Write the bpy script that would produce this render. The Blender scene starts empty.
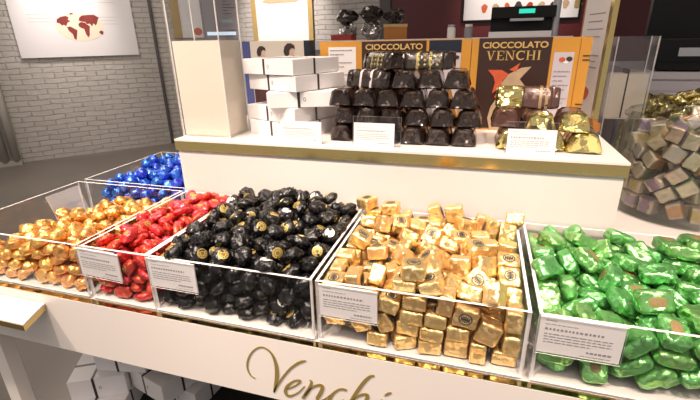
import bpy, bmesh, math, random
from mathutils import Vector, Matrix, Euler, Quaternion, noise

scene = bpy.context.scene
COL = scene.collection
PI = math.pi
# ------------------------------------------------------------------ camera
FPX = 423.92
CAM_Z = 1.2123
ROWS = ((0.957113, 0.289056, -0.019513), (0.085012, -0.344597, -0.934893), (-0.276961, 0.893140, -0.354392))
R0, R1, R2 = [Vector(r) for r in ROWS]
CP = Vector((0, 0, CAM_Z))
cd = bpy.data.cameras.new('camera'); cam = bpy.data.objects.new('camera', cd); COL.objects.link(cam)
cd.sensor_width = 36; cd.lens = FPX / 700 * 36; cd.clip_start = .02; cd.clip_end = 60
mw = Matrix.Identity(4)
for i in range(3):
    mw[i][0] = R0[i]; mw[i][1] = -R1[i]; mw[i][2] = -R2[i]; mw[i][3] = CP[i]
cam.matrix_world = mw
scene.camera = cam
S = .31
RIM = .9023            # height of the bins' rims
TOP = .80              # counter top
TIER = 1.0188          # top of the raised white shelf

# ------------------------------------------------------------------ materials
def new_mat(name):
    m = bpy.data.materials.new(name); m.use_nodes = True
    nt = m.node_tree; nt.nodes.clear()
    out = nt.nodes.new('ShaderNodeOutputMaterial')
    return m, nt, out
def pbr(name, col, rough=.5, metal=0., bump=0., bscale=60., bdist=.002, coat=0., var=0., vscale=8., emit=None, estr=0., spec=.5, detail=3., hue=0.):
    m, nt, out = new_mat(name)
    b = nt.nodes.new('ShaderNodeBsdfPrincipled'); nt.links.new(b.outputs[0], out.inputs[0])
    b.inputs['Base Color'].default_value = (*col, 1); b.inputs['Roughness'].default_value = rough
    b.inputs['Metallic'].default_value = metal; b.inputs['Coat Weight'].default_value = coat
    b.inputs['Specular IOR Level'].default_value = spec
    if emit: b.inputs['Emission Color'].default_value = (*emit, 1); b.inputs['Emission Strength'].default_value = estr
    tc = None
    if bump or var:
        tc = nt.nodes.new('ShaderNodeTexCoord')
    if var:
        n = nt.nodes.new('ShaderNodeTexNoise'); n.inputs['Scale'].default_value = vscale; n.inputs['Detail'].default_value = 4
        nt.links.new(tc.outputs['Object'], n.inputs['Vector'])
        mx = nt.nodes.new('ShaderNodeMix'); mx.data_type = 'RGBA'
        mx.inputs[6].default_value = (*[c * (1 - var) for c in col], 1); mx.inputs[7].default_value = (*[min(1, c * (1 + var)) for c in col], 1)
        nt.links.new(n.outputs['Fac'], mx.inputs[0]); src = mx.outputs[2]
        nt.links.new(src, b.inputs['Base Color'])
    if hue:
        oi = nt.nodes.new('ShaderNodeObjectInfo'); hs = nt.nodes.new('ShaderNodeHueSaturation')
        mr = nt.nodes.new('ShaderNodeMapRange'); mr.inputs[3].default_value = .5 - hue; mr.inputs[4].default_value = .5 + hue
        nt.links.new(oi.outputs['Random'], mr.inputs[0]); nt.links.new(mr.outputs[0], hs.inputs['Hue'])
        hs.inputs['Color'].default_value = (*col, 1)
        if var: nt.links.new(src, hs.inputs['Color'])
        nt.links.new(hs.outputs[0], b.inputs['Base Color'])
    if bump:
        n1 = nt.nodes.new('ShaderNodeTexNoise'); n1.inputs['Scale'].default_value = bscale; n1.inputs['Detail'].default_value = detail
        nt.links.new(tc.outputs['Object'], n1.inputs['Vector'])
        bp = nt.nodes.new('ShaderNodeBump'); bp.inputs['Strength'].default_value = bump; bp.inputs['Distance'].default_value = bdist
        nt.links.new(n1.outputs['Fac'], bp.inputs['Height']); nt.links.new(bp.outputs[0], b.inputs['Normal'])
    return m
def foil(name, col, rough=.22, metal=.9, crease=.7, scale=110., hue=.0, coat=0., spec=.5):
    """crinkled wrapper: faceted creases over soft wrinkles, nothing painted in"""
    m, nt, out = new_mat(name)
    b = nt.nodes.new('ShaderNodeBsdfPrincipled'); nt.links.new(b.outputs[0], out.inputs[0])
    b.inputs['Base Color'].default_value = (*col, 1); b.inputs['Roughness'].default_value = rough
    b.inputs['Metallic'].default_value = metal; b.inputs['Coat Weight'].default_value = coat; b.inputs['Coat Roughness'].default_value = .12
    b.inputs['Specular IOR Level'].default_value = spec
    tc = nt.nodes.new('ShaderNodeTexCoord')
    oi = nt.nodes.new('ShaderNodeObjectInfo'); ml = nt.nodes.new('ShaderNodeMath'); ml.operation = 'MULTIPLY'; ml.inputs[1].default_value = 3.
    nt.links.new(oi.outputs['Random'], ml.inputs[0])
    ad = nt.nodes.new('ShaderNodeVectorMath'); ad.operation = 'ADD'
    nt.links.new(tc.outputs['Object'], ad.inputs[0]); nt.links.new(ml.outputs[0], ad.inputs[1])
    n = nt.nodes.new('ShaderNodeTexNoise'); n.inputs['Scale'].default_value = scale * 2.0; n.inputs['Detail'].default_value = 4
    wv = nt.nodes.new('ShaderNodeTexNoise'); wv.inputs['Scale'].default_value = scale * .8
    ws = nt.nodes.new('ShaderNodeVectorMath'); ws.operation = 'SCALE'; ws.inputs['Scale'].default_value = .9 / scale
    wa = nt.nodes.new('ShaderNodeVectorMath'); wa.operation = 'ADD'
    nt.links.new(ad.outputs[0], n.inputs['Vector']); nt.links.new(ad.outputs[0], wv.inputs['Vector'])
    nt.links.new(wv.outputs['Color'], ws.inputs[0]); nt.links.new(ws.outputs[0], wa.inputs[0]); nt.links.new(ad.outputs[0], wa.inputs[1])
    geo = nt.nodes.new('ShaderNodeNewGeometry'); cur = geo.outputs['Normal']
    for sc_, k_ in ((1.5, .62), (3.4, .38)):          # creased facets, each with a tilt of its own
        v = nt.nodes.new('ShaderNodeTexVoronoi'); v.feature = 'F1'; v.inputs['Scale'].default_value = scale * sc_
        nt.links.new(wa.outputs[0], v.inputs['Vector'])
        s1 = nt.nodes.new('ShaderNodeVectorMath'); s1.operation = 'SUBTRACT'; s1.inputs[1].default_value = (.5, .5, .5)
        s2 = nt.nodes.new('ShaderNodeVectorMath'); s2.operation = 'SCALE'; s2.inputs['Scale'].default_value = crease * k_
        s3 = nt.nodes.new('ShaderNodeVectorMath'); s3.operation = 'ADD'
        nt.links.new(v.outputs['Color'], s1.inputs[0]); nt.links.new(s1.outputs[0], s2.inputs[0]); nt.links.new(s2.outputs[0], s3.inputs[0]); nt.links.new(cur, s3.inputs[1]); cur = s3.outputs[0]
    nn = nt.nodes.new('ShaderNodeVectorMath'); nn.operation = 'NORMALIZE'; nt.links.new(cur, nn.inputs[0])
    b2 = nt.nodes.new('ShaderNodeBump'); b2.inputs['Strength'].default_value = crease * .6; b2.inputs['Distance'].default_value = .0010
    nt.links.new(n.outputs['Fac'], b2.inputs['Height'])
    nt.links.new(nn.outputs[0], b2.inputs['Normal']); nt.links.new(b2.outputs[0], b.inputs['Normal'])
    if hue:
        hs = nt.nodes.new('ShaderNodeHueSaturation'); mr = nt.nodes.new('ShaderNodeMapRange')
        mr.inputs[3].default_value = .5 - hue; mr.inputs[4].default_value = .5 + hue
        nt.links.new(oi.outputs['Random'], mr.inputs[0]); nt.links.new(mr.outputs[0], hs.inputs['Hue'])
        hs.inputs['Color'].default_value = (*col, 1); nt.links.new(hs.outputs[0], b.inputs['Base Color'])
    return m
def clear(name, tint=(1, 1, 1), refl=.5, ior=1.45, rough=.02):
    """thin clear acrylic or glass: straight-through transmission plus Fresnel gloss"""
    m, nt, out = new_mat(name)
    t = nt.nodes.new('ShaderNodeBsdfTransparent'); t.inputs[0].default_value = (*tint, 1)
    g = nt.nodes.new('ShaderNodeBsdfGlossy'); g.inputs['Roughness'].default_value = rough
    f = nt.nodes.new('ShaderNodeLayerWeight'); f.inputs['Blend'].default_value = .5
    pw = nt.nodes.new('ShaderNodeMath'); pw.operation = 'POWER'; pw.inputs[1].default_value = 5.
    ml = nt.nodes.new('ShaderNodeMath'); ml.operation = 'MULTIPLY_ADD'; ml.inputs[1].default_value = refl * .9; ml.inputs[2].default_value = .04 * refl
    nt.links.new(f.outputs['Facing'], pw.inputs[0])
    mx = nt.nodes.new('ShaderNodeMixShader')
    nt.links.new(pw.outputs[0], ml.inputs[0]); nt.links.new(ml.outputs[0], mx.inputs[0])
    nt.links.new(t.outputs[0], mx.inputs[1]); nt.links.new(g.outputs[0], mx.inputs[2]); nt.links.new(mx.outputs[0], out.inputs[0])
    return m
def frosty(name, col=(1, .96, .93), mixf=.78):
    m, nt, out = new_mat(name)
    t = nt.nodes.new('ShaderNodeBsdfTransparent'); d = nt.nodes.new('ShaderNodeBsdfPrincipled')
    d.inputs['Base Color'].default_value = (*col, 1); d.inputs['Roughness'].default_value = .3
    mx = nt.nodes.new('ShaderNodeMixShader'); mx.inputs[0].default_value = mixf
    nt.links.new(t.outputs[0], mx.inputs[1]); nt.links.new(d.outputs[0], mx.inputs[2]); nt.links.new(mx.outputs[0], out.inputs[0])
    return m
def brick_mat(name, c1, c2, mortar):
    m, nt, out = new_mat(name)
    b = nt.nodes.new('ShaderNodeBsdfPrincipled'); nt.links.new(b.outputs[0], out.inputs[0]); b.inputs['Roughness'].default_value = .6
    tc = nt.nodes.new('ShaderNodeTexCoord'); sp = nt.nodes.new('ShaderNodeSeparateXYZ'); cb = nt.nodes.new('ShaderNodeCombineXYZ')
    nt.links.new(tc.outputs['Object'], sp.inputs[0]); nt.links.new(sp.outputs[0], cb.inputs[0]); nt.links.new(sp.outputs[2], cb.inputs[1])
    nz = nt.nodes.new('ShaderNodeTexNoise'); nz.inputs['Scale'].default_value = 5; nt.links.new(cb.outputs[0], nz.inputs['Vector'])
    mm = nt.nodes.new('ShaderNodeVectorMath'); mm.operation = 'SCALE'; mm.inputs['Scale'].default_value = .035
    nt.links.new(nz.outputs['Color'], mm.inputs[0])
    aa = nt.nodes.new('ShaderNodeVectorMath'); nt.links.new(cb.outputs[0], aa.inputs[0]); nt.links.new(mm.outputs[0], aa.inputs[1])
    br = nt.nodes.new('ShaderNodeTexBrick'); nt.links.new(aa.outputs[0], br.inputs['Vector'])
    br.inputs['Scale'].default_value = 1; br.inputs['Brick Width'].default_value = .20; br.inputs['Row Height'].default_value = .056
    br.inputs['Mortar Size'].default_value = .005; br.inputs['Mortar Smooth'].default_value = .6
    br.inputs['Color1'].default_value = (*c1, 1); br.inputs['Color2'].default_value = (*c2, 1); br.inputs['Mortar'].default_value = (*mortar, 1)
    nt.links.new(br.outputs['Color'], b.inputs['Base Color'])
    n2 = nt.nodes.new('ShaderNodeTexNoise'); n2.inputs['Scale'].default_value = 18; n2.inputs['Detail'].default_value = 5; nt.links.new(cb.outputs[0], n2.inputs['Vector'])
    b1 = nt.nodes.new('ShaderNodeBump'); b1.inputs['Strength'].default_value = 1; b1.inputs['Distance'].default_value = .008; b1.invert = True
    nt.links.new(br.outputs['Fac'], b1.inputs['Height'])
    b2 = nt.nodes.new('ShaderNodeBump'); b2.inputs['Strength'].default_value = .7; b2.inputs['Distance'].default_value = .012
    nt.links.new(n2.outputs['Fac'], b2.inputs['Height']); nt.links.new(b1.outputs[0], b2.inputs['Normal']); nt.links.new(b2.outputs[0], b.inputs['Normal'])
    return m

M = dict(
    white=pbr('white_lacquer', (.80, .745, .70), .30),
    whitebox=pbr('white_card', (.83, .80, .80), .45),
    goldmetal=pbr('brushed_gold', (.66, .50, .20), .14, 1.),
    goldmirror=pbr('gold_mirror', (.62, .50, .25), .07, 1.),
    acrylic=clear('clear_acrylic', (.985, .985, .985), .75),
    glass=clear('clear_glass', (.93, .94, .92), 1.0, 1.5),
    edge=frosty('polished_acrylic_edge'),
    paper=pbr('paper', (.80, .77, .77), .6),
    ink=pbr('ink', (.30, .28, .29), .6),
    ribbon=pbr('dark_ribbon', (.035, .022, .022), .4),
    black=pbr('black_plastic', (.004, .004, .0045), .5, spec=.25),
    blackmatte=pbr('black_board', (.008, .007, .007), .7),
    silver=pbr('grey_metal', (.45, .45, .47), .35, .8),
    orange=pbr('orange_board', (.58, .27, .035), .45, var=.08, vscale=15),
    brown=pbr('brown_cover', (.040, .017, .012), .35, var=.2, vscale=9),
    navy=pbr('navy_board', (.012, .018, .032), .4),
    letter_gold=pbr('gold_print', (.62, .40, .13), .45),
    script_gold=pbr('gold_script', (.46, .34, .11), .35, .55),
    blue_spine=pbr('blue_spine', (.07, .085, .24), .4),
    cream=pbr('cream_sheet', (.80, .72, .60), .6, var=.03, vscale=5),
    fig_beige=pbr('beige_print', (.48, .34, .21), .5, var=.35, vscale=45),
    fig_red=pbr('red_print', (.60, .10, .035), .5, var=.25, vscale=40),
    fig_dark=pbr('dark_print', (.045, .028, .024), .5),
    fig_skin=pbr('skin_print', (.62, .44, .34), .5),
    mixdark=pbr('mottled_print', (.06, .022, .022), .45, var=.9, vscale=40),
    lid=pbr('cover_paper', (.66, .60, .52), .5),
    wood=pbr('pale_gold_frame', (.50, .34, .13), .4, .25, var=.15, vscale=20),
    framebrown=pbr('amber_frame', (.40, .16, .035), .3, .3),
    maroon=pbr('maroon_paint', (.105, .012, .014), .45, var=.1, vscale=2),
    grey_trim=pbr('grey_trim', (.09, .08, .08), .5),
    lilac=pbr('pale_lilac_panel', (.55, .50, .53), .4),
    mauve_pale=pbr('pale_grey_print', (.60, .57, .57), .6),
    mauve=pbr('mauve_grey_panel', (.30, .27, .29), .5),
    map_cream=pbr('map_cream', (.80, .74, .58), .6),
    map_red=pbr('map_red', (.26, .035, .03), .6, var=.4, vscale=12),
    ribs=pbr('painted_ribs', (.42, .39, .35), .5),
    teal=pbr('teal_display', (.0, .1, .08), .3, emit=(.03, .75, .5), estr=.8),
    lightbar=pbr('light_strip', (.5, .6, .75), .3, emit=(.7, .85, 1), estr=.6),
    floor=pbr('polished_concrete', (.19, .165, .145), .42, var=.25, vscale=1.6, bump=.05, bscale=6),
    ceil=pbr('ceiling_paint', (.55, .52, .49), .8),
    f_gold=foil('gold_foil', (1.0, .71, .33), .37, .86, .8, 95, hue=.008),
    f_green=foil('green_foil', (.24, .62, .20), .31, .75, .85, 75, hue=.02, coat=.5),
    f_black=foil('black_wrapper', (.006, .006, .007), .26, .1, 1.15, 95, coat=.35, spec=.5),
    f_red=foil('red_foil', (.80, .055, .045), .34, .6, .85, 85, hue=.008, coat=.5),
    f_orange=foil('amber_foil', (1.0, .52, .13), .32, .78, .7, 85, hue=.015, coat=.4),
    f_blue=foil('blue_foil', (.04, .15, .80), .3, .7, .8, 85, hue=.015, coat=.7),
    f_choc=foil('dark_brown_foil', (.020, .010, .007), .16, .3, 1.0, 45, coat=.9),
    f_choc_print=foil('dark_sleeve', (.026, .017, .012), .22, .1, .6, 50, coat=.8),
    f_sleeve=foil('brown_sleeve', (.10, .048, .038), .26, .2, .4, 60, coat=.5),
    f_lime=foil('greenish_gold_foil', (.74, .63, .26), .16, .95, 1.0, 40),
    f_goldpale=foil('pale_gold_foil', (.85, .72, .32), .18, .95, .7, 70),
    f_silver=foil('silver_foil', (.55, .52, .52), .2, .9, .7, 60),
    f_cubepale=foil('pale_wrapper', (.52, .44, .35), .28, .55, .6, 60, hue=.03),
    seal_pale=pbr('seal_pale_gold', (.85, .68, .38), .4, .3),
    seal_gold=pbr('seal_gold', (.75, .55, .16), .3, .6),
    seal_white=pbr('seal_white', (.85, .83, .78), .4),
    seal_ink=pbr('seal_ink', (.035, .028, .022), .45),
    patch=pbr('pink_brown_patch', (.34, .23, .11), .4, .3, var=.5, vscale=220),
    dots=pbr('olive_gold_dots', (.33, .27, .10), .4, .4),
    red_label=pbr('red_label', (.35, .03, .02), .5),
)
for k, c in dict(cube_orange=(.46, .25, .11), cube_green=(.20, .33, .16), cube_gold=(.48, .37, .15), cube_purple=(.27, .19, .28), cube_lilac=(.50, .46, .45)).items():
    M[k] = foil(k + '_wrapper', c, .28, .45, .4, 60)

# ------------------------------------------------------------------ builders
def obj(name, bm, mats, parent=None, loc=None, rot=None, smooth=False, kind=None, bevel=0):
    if bevel:
        bmesh.ops.bevel(bm, geom=bm.edges[:] , offset=bevel, segments=2, affect='EDGES', profile=.6)
    me = bpy.data.meshes.new(name); bmesh.ops.recalc_face_normals(bm, faces=bm.faces[:]); bm.to_mesh(me); bm.free()
    for m in (mats if isinstance(mats, (list, tuple)) else [mats]): me.materials.append(M[m] if isinstance(m, str) else m)
    if smooth:
        for p in me.polygons: p.use_smooth = True
    o = bpy.data.objects.new(name, me); COL.objects.link(o)
    if parent: o.parent = parent
    if loc: o.location = loc
    if rot: o.rotation_euler = rot
    if kind: o['kind'] = kind
    return o
def tag(o, label, cat, group=None):
    o['label'] = label; o['category'] = cat
    if group: o['group'] = group
    return o
def thing(name, label, cat, loc=(0, 0, 0), rz=0, group=None):
    o = bpy.data.objects.new(name, None); COL.objects.link(o); o.location = loc; o.rotation_euler = (0, 0, rz)
    o.empty_display_size = .02
    return tag(o, label, cat, group)
def box(lo, hi, bm=None, mi=0, mat=None):
    bm = bm or bmesh.new()
    g = bmesh.ops.create_cube(bm, size=1)
    c = [(a + b) / 2 for a, b in zip(lo, hi)]; d = [b - a for a, b in zip(lo, hi)]
    for v in g['verts']:
        v.co = Vector((v.co.x * d[0] + c[0], v.co.y * d[1] + c[1], v.co.z * d[2] + c[2]))
        if mat: v.co = mat @ v.co
    for f in {f for v in g['verts'] for f in v.link_faces}: f.material_index = mi
    return bm
def prism(pts, y0, y1, bm=None, mi=0, basis=None):
    """outline pts (u, v) extruded from depth y0 to y1; basis maps (u, y, v) to space"""
    bm = bm or bmesh.new()
    bs = basis or (lambda u, y, v: Vector((u, y, v)))
    a = [bm.verts.new(bs(u, y0, v)) for u, v in pts]; b = [bm.verts.new(bs(u, y1, v)) for u, v in pts]
    fs = [bm.faces.new(a), bm.faces.new(b[::-1])]
    n = len(pts)
    for i in range(n): fs.append(bm.faces.new((a[i], b[i], b[(i + 1) % n], a[(i + 1) % n])))
    for f in fs: f.material_index = mi
    return bm
def tube(p0, p1, r, bm=None, n=16, mi=0, r1=None):
    bm = bm or bmesh.new()
    p0 = Vector(p0); p1 = Vector(p1); d = p1 - p0
    g = bmesh.ops.create_cone(bm, cap_ends=True, segments=n, radius1=r, radius2=r if r1 is None else r1, depth=d.length)
    q = d.to_track_quat('Z', 'Y').to_matrix().to_4x4()
    for v in g['verts']: v.co = (p0 + p1) / 2 + (q @ v.co)
    for f in {f for v in g['verts'] for f in v.link_faces}: f.material_index = mi
    return bm
def lathe(prof, n=40, bm=None, closed=True):
    bm = bm or bmesh.new(); rings = []
    for r, z in prof:
        rings.append([bm.verts.new((r * math.cos(2 * PI * i / n), r * math.sin(2 * PI * i / n), z)) for i in range(n)])
    m = len(rings)
    for j in range(m if closed else m - 1):
        a, b = rings[j], rings[(j + 1) % m]
        for i in range(n): bm.faces.new((a[i], a[(i + 1) % n], b[(i + 1) % n], b[i]))
    return bm
def ribbon(pts, widths, y0, y1, bm, steps=6, mi=0):
    """calligraphic stroke in the xz plane: smooth curve of changing width, given thickness in y"""
    P = [Vector((p[0], 0, p[1])) for p in pts]; n = len(P); C = []
    for i in range(n - 1):
        p0, p1, p2, p3 = P[max(i - 1, 0)], P[i], P[i + 1], P[min(i + 2, n - 1)]
        for k in range(steps):
            t = k / steps
            c = .5 * ((2 * p1) + (-p0 + p2) * t + (2 * p0 - 5 * p1 + 4 * p2 - p3) * t * t + (-p0 + 3 * p1 - 3 * p2 + p3) * t ** 3)
            C.append((c, widths[i] * (1 - t) + widths[i + 1] * t))
    C.append((P[-1], widths[-1]))
    L, R = [], []
    for i, (c, w) in enumerate(C):
        d = (C[min(i + 1, len(C) - 1)][0] - C[max(i - 1, 0)][0]); d = d.normalized() if d.length > 1e-9 else Vector((1, 0, 0))
        nrm = Vector((-d.z, 0, d.x))
        L.append(c + nrm * w / 2); R.append(c - nrm * w / 2)
    rows = []
    for l, r in zip(L, R):
        rows.append([bm.verts.new((l.x, y0, l.z)), bm.verts.new((r.x, y0, r.z)), bm.verts.new((r.x, y1, r.z)), bm.verts.new((l.x, y1, l.z))])
    for a, b in zip(rows, rows[1:]):
        for k in range(4):
            f = bm.faces.new((a[k], a[(k + 1) % 4], b[(k + 1) % 4], b[k])); f.material_index = mi
    bm.faces.new(rows[0]); bm.faces.new(rows[-1])
    return bm
def text(name, s, size, mat, parent, loc, rot=(PI / 2, 0, 0), width=None, bold=.0, depth=.0004, align='CENTER'):
    cu = bpy.data.curves.new(name, 'FONT'); cu.body = s; cu.size = size; cu.extrude = depth; cu.offset = bold; cu.align_x = align; cu.align_y = 'BOTTOM_BASELINE'
    cu.materials.append(M[mat])
    o = bpy.data.objects.new(name, cu); COL.objects.link(o); o.parent = parent; o.location = loc; o.rotation_euler = rot
    bpy.context.view_layer.update()
    k = width / o.dimensions.x if width and o.dimensions.x > 1e-6 else 1.
    me = bpy.data.meshes.new_from_object(o.evaluated_get(bpy.context.evaluated_depsgraph_get()))
    bpy.data.objects.remove(o); bpy.data.curves.remove(cu)
    me.name = name; me.materials.clear(); me.materials.append(M[mat])
    o = bpy.data.objects.new(name, me); COL.objects.link(o); o.parent = parent; o.location = loc; o.rotation_euler = rot; o.scale.x = k
    return o
def ray(px, py):
    return R0 * ((px - 350) / FPX) + R1 * ((py - 200) / FPX) + R2
def on_y(px, py, y):
    r = ray(px, py); return CP + r * (y / r.y)
def on_plane(px, py, p, n):
    r = ray(px, py); p = Vector(p); n = Vector(n); return CP + r * ((p - CP).dot(n) / r.dot(n))

# ------------------------------------------------------------------ the room
obj('floor', box((-8, -2, -.05), (6, 9, 0)), 'floor', kind='structure')
obj('ceiling', box((-8, -2, 2.9), (6, 9, 2.95)), 'ceil', kind='structure')
WA = Vector((-4.83, 3.33, 0)); WD = Vector((.663, .749, 0)).normalized(); WN = Vector((WD.y, -WD.x, 0))
WANG = math.atan2(WD.y, WD.x)
M['brick'] = brick_mat('painted_brick', (.53, .49, .45), (.48, .445, .41), (.43, .395, .36))
CORNER = WA + WD * 2.655                     # where left wall meets back wall
obj('wall_left', box((-4.2, 0, 0), (2.66, .12, 2.9)), 'brick', loc=WA, rot=(0, 0, WANG), kind='structure')
YB = CORNER.y
M['brick2'] = brick_mat('painted_brick_back', (.50, .46, .43), (.47, .43, .41), (.41, .38, .36))
obj('wall_back', box((CORNER.x - .15, YB, 0), (-1.22, YB + .12, 2.9)), 'brick2', kind='structure')
obj('wall_right', box((-1.10, YB - .02, 0), (5.5, YB + .12, 2.9)), 'maroon', kind='structure')
obj('trim_1', box((-1.225, YB - .05, 0), (-1.10, YB + .05, 2.9)), 'grey_trim', kind='structure')
def wl(u, d, z):                              # along the left wall, out of the wall, up
    return WA + WD * u + WN * d + Vector((0, 0, z))
def wl_px(px, py, d=.0):
    p = on_plane(px, py, WA + WN * d, WN) ; q = p - WA
    return q.dot(WD), p.z
WB = lambda u, y, v: wl(u, y, v)
# world map poster on the left wall
u0, z0 = wl_px(22, 60, .02); u1, _ = wl_px(139, 53, .02)
zb = (wl_px(22, 60)[1] + wl_px(139, 53)[1]) / 2
uc = (u0 + u1) / 2
t = thing('map_board', 'large white wall board with a cream and dark red world map', 'poster', wl(uc, 0, zb))
inv = Matrix.Translation(wl(uc, 0, zb)).inverted()
LB = lambda u, y, v: inv @ wl(u, y, v)
obj('board', prism([(u0, zb), (u1, zb), (u1, zb + 1.25), (u0, zb + 1.25)], .004, .028, basis=LB), 'paper', t)
cu_, cz_ = wl_px(80.5, 27, .03); ru = (wl_px(104, 27, .03)[0] - wl_px(56, 27, .03)[0]) / 2; rz_ = .145
ell = [(cu_ + ru * math.cos(a), cz_ + rz_ * math.sin(a)) for a in [2 * PI * i / 40 for i in range(40)]]
globe = obj('globe_oval', prism(ell, .0282, .0292, basis=LB), 'map_cream', t)
land = [[(-.93, .30), (-.90, .52), (-.72, .70), (-.50, .76), (-.40, .66), (-.46, .50), (-.36, .42), (-.50, .28), (-.58, .06), (-.66, .16), (-.74, .10), (-.82, .26)],
        [(-.56, .00), (-.42, .04), (-.26, -.12), (-.16, -.22), (-.20, -.46), (-.28, -.88), (-.36, -.84), (-.38, -.50), (-.52, -.24)],
        [(-.06, .22), (.06, .34), (.22, .30), (.30, .16), (.40, .06), (.36, -.20), (.32, -.56), (.24, -.74), (.17, -.50), (.14, -.14), (.02, -.06), (-.06, .04)],
        [(-.02, .46), (.04, .66), (.16, .80), (.40, .84), (.66, .86), (.86, .66), (.80, .52), (.74, .28), (.66, .10), (.58, .26), (.50, .04), (.42, .24), (.30, .20), (.24, .36), (.10, .38)],
        [(.74, -.36), (.84, -.24), (.94, -.34), (.90, -.54), (.80, -.52)], [(-.34, .84), (-.18, .88), (-.22, .98), (-.32, .95)]]
bm = bmesh.new()
for poly in land: prism([(cu_ + ru * a, cz_ + rz_ * b) for a, b in poly], .0292, .0300, bm, basis=LB)
obj('continents', bm, 'map_red', globe)
rg_ = random.Random(2)
for uu, zz in ((u0 + .14, zb + .42), (u1 - .42, zb + .62), (u1 - .42, zb + .40), (u0 + .16, zb + .62)):
    bm = bmesh.new()
    for k in range(3): prism([(uu, zz - .035 * k), (uu + .24 + .05 * rg_.random(), zz - .035 * k), (uu + .24, zz - .035 * k + .006), (uu, zz - .035 * k + .006)], .0281, .0287, bm, basis=LB)
    obj('caption_lines', bm, 'mauve_pale', t)
# dark pipe running up the wall
ua, _ = wl_px(171, 132, .02); 
tag(obj('wall_pipe', tube(wl(ua, .022, .0), wl(ua, .022, 2.88), .018), 'grey_trim'), 'thin dark pipe running up the white brick wall', 'pipe')
# ribbed white panel at the far left
ub, _ = wl_px(24, 163); bm = bmesh.new()
t = thing('ribbed_panel', 'white ribbed radiator panel standing against the brick wall', 'radiator', wl(ub - .35, .09, 0))
inv2 = Matrix.Translation(t.location).inverted()
L2 = lambda u, y, v: inv2 @ wl(u, y, v)
obj('back_plate', prism([(ub - .62, .05), (ub, .05), (ub, 1.15), (ub - .62, 1.15)], .01, .05, basis=L2), 'ribs', t)
for k in range(6):
    uu = ub - .04 - k * .10
    obj('rib', tube(L2(uu, .09, .04), L2(uu, .09, 1.17), .038, n=14), 'ribs', t, smooth=True)
obj('foot', prism([(ub - .62, 0), (ub, 0), (ub, .05), (ub - .62, .05)], .03, .12, basis=L2), 'ribs', t)
# framed poster on the back wall, gold frame
def framed(name, label, x0, x1, zb, zt, y, fw, frame, pic, rot=None):
    t = thing(name, label, 'poster', ((x0 + x1) / 2, y, zb)); cx = (x0 + x1) / 2; w = (x1 - x0) / 2; h = zt - zb
    for nm, lo, hi in (('frame_side', (-w, -.03, 0), (-w + fw, 0, h)), ('frame_side', (w - fw, -.03, 0), (w, 0, h)), ('frame_bottom', (-w + fw, -.03, 0), (w - fw, 0, fw)), ('frame_top', (-w + fw, -.03, h - fw), (w - fw, 0, h))):
        obj(nm, box(lo, hi), frame, t)
    obj('picture', box((-w + fw, -.015, fw), (w - fw, -.004, h - fw)), pic, t)
    return t
t = framed('framed_poster', 'tall white poster in a pale gold frame on the brick back wall', -2.90, -2.07, .95, 2.35, YB - .006, .06, 'wood', 'paper')
pr = [(-.27, .72), (-.2, .755), (-.05, .765), (.1, .775), (.24, .77), (.29, .74), (.2, .705), (0, .70), (-.18, .70)]
obj('chocolate_picture', prism(pr, -.018, -.0155), 'fig_beige', t)
# second gold framed poster and grey panel on left wall, seen through the clear box
ua, za = wl_px(175, 38, .02); ub2, _ = wl_px(204, 38, .02)
t = thing('narrow_poster', 'narrow white poster with gold left frame seen through the clear box', 'poster', wl((ua + ub2) / 2, 0, za))
inv3 = Matrix.Translation(t.location).inverted(); L3 = lambda u, y, v: inv3 @ wl(u, y, v)
obj('frame', prism([(ua, za), (ua + .09, za), (ua + .09, za + 1.2), (ua, za + 1.2)], .004, .03, basis=L3), 'wood', t)
obj('sheet', prism([(ua + .09, za), (ub2, za), (ub2, za + 1.2), (ua + .09, za + 1.2)], .004, .02, basis=L3), 'paper', t)
obj('seam', prism([(ua + .22, za + .06), (ua + .235, za + .06), (ua + .235, za + 1.2), (ua + .22, za + 1.2)], .0202, .022, basis=L3), 'grey_trim', t)
pu = ub2 - .06
obj('red_flower_picture', prism([(pu + .05 * math.cos(a), za + .07 + .045 * math.sin(a)) for a in [2 * PI * i / 12 for i in range(12)]], .0202, .022, basis=L3), 'fig_red', t)
ua, za = wl_px(206, 38, .02); ub2 = 2.60
t = thing('grey_wall_panel', 'mauve grey information panel with a bright light strip near the corner', 'panel', wl((ua + ub2) / 2, 0, za))
inv4 = Matrix.Translation(t.location).inverted(); L4 = lambda u, y, v: inv4 @ wl(u, y, v)
obj('panel', prism([(ua, za - .05), (ub2, za - .05), (ub2, za + 1.2), (ua, za + 1.2)], .004, .03, basis=L4), 'mauve', t)
obj('light_strip', prism([(ua + .02, za + .03), (ub2 - .05, za + .03), (ub2 - .05, za + .07), (ua + .02, za + .07)], .0302, .036, basis=L4), 'lightbar', t)
bm = bmesh.new()
for i in range(9): prism([(ua + .25, za - .02 + .035 * i + .16 * (i > 3)), (ub2 - .03 - .05 * (i % 3), za - .02 + .035 * i + .16 * (i > 3)), (ub2 - .03 - .05 * (i % 3), za - .012 + .035 * i + .16 * (i > 3)), (ua + .25, za - .012 + .035 * i + .16 * (i > 3))], .0302, .031, bm, basis=L4)
obj('text_lines', bm, 'grey_trim', t)
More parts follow.
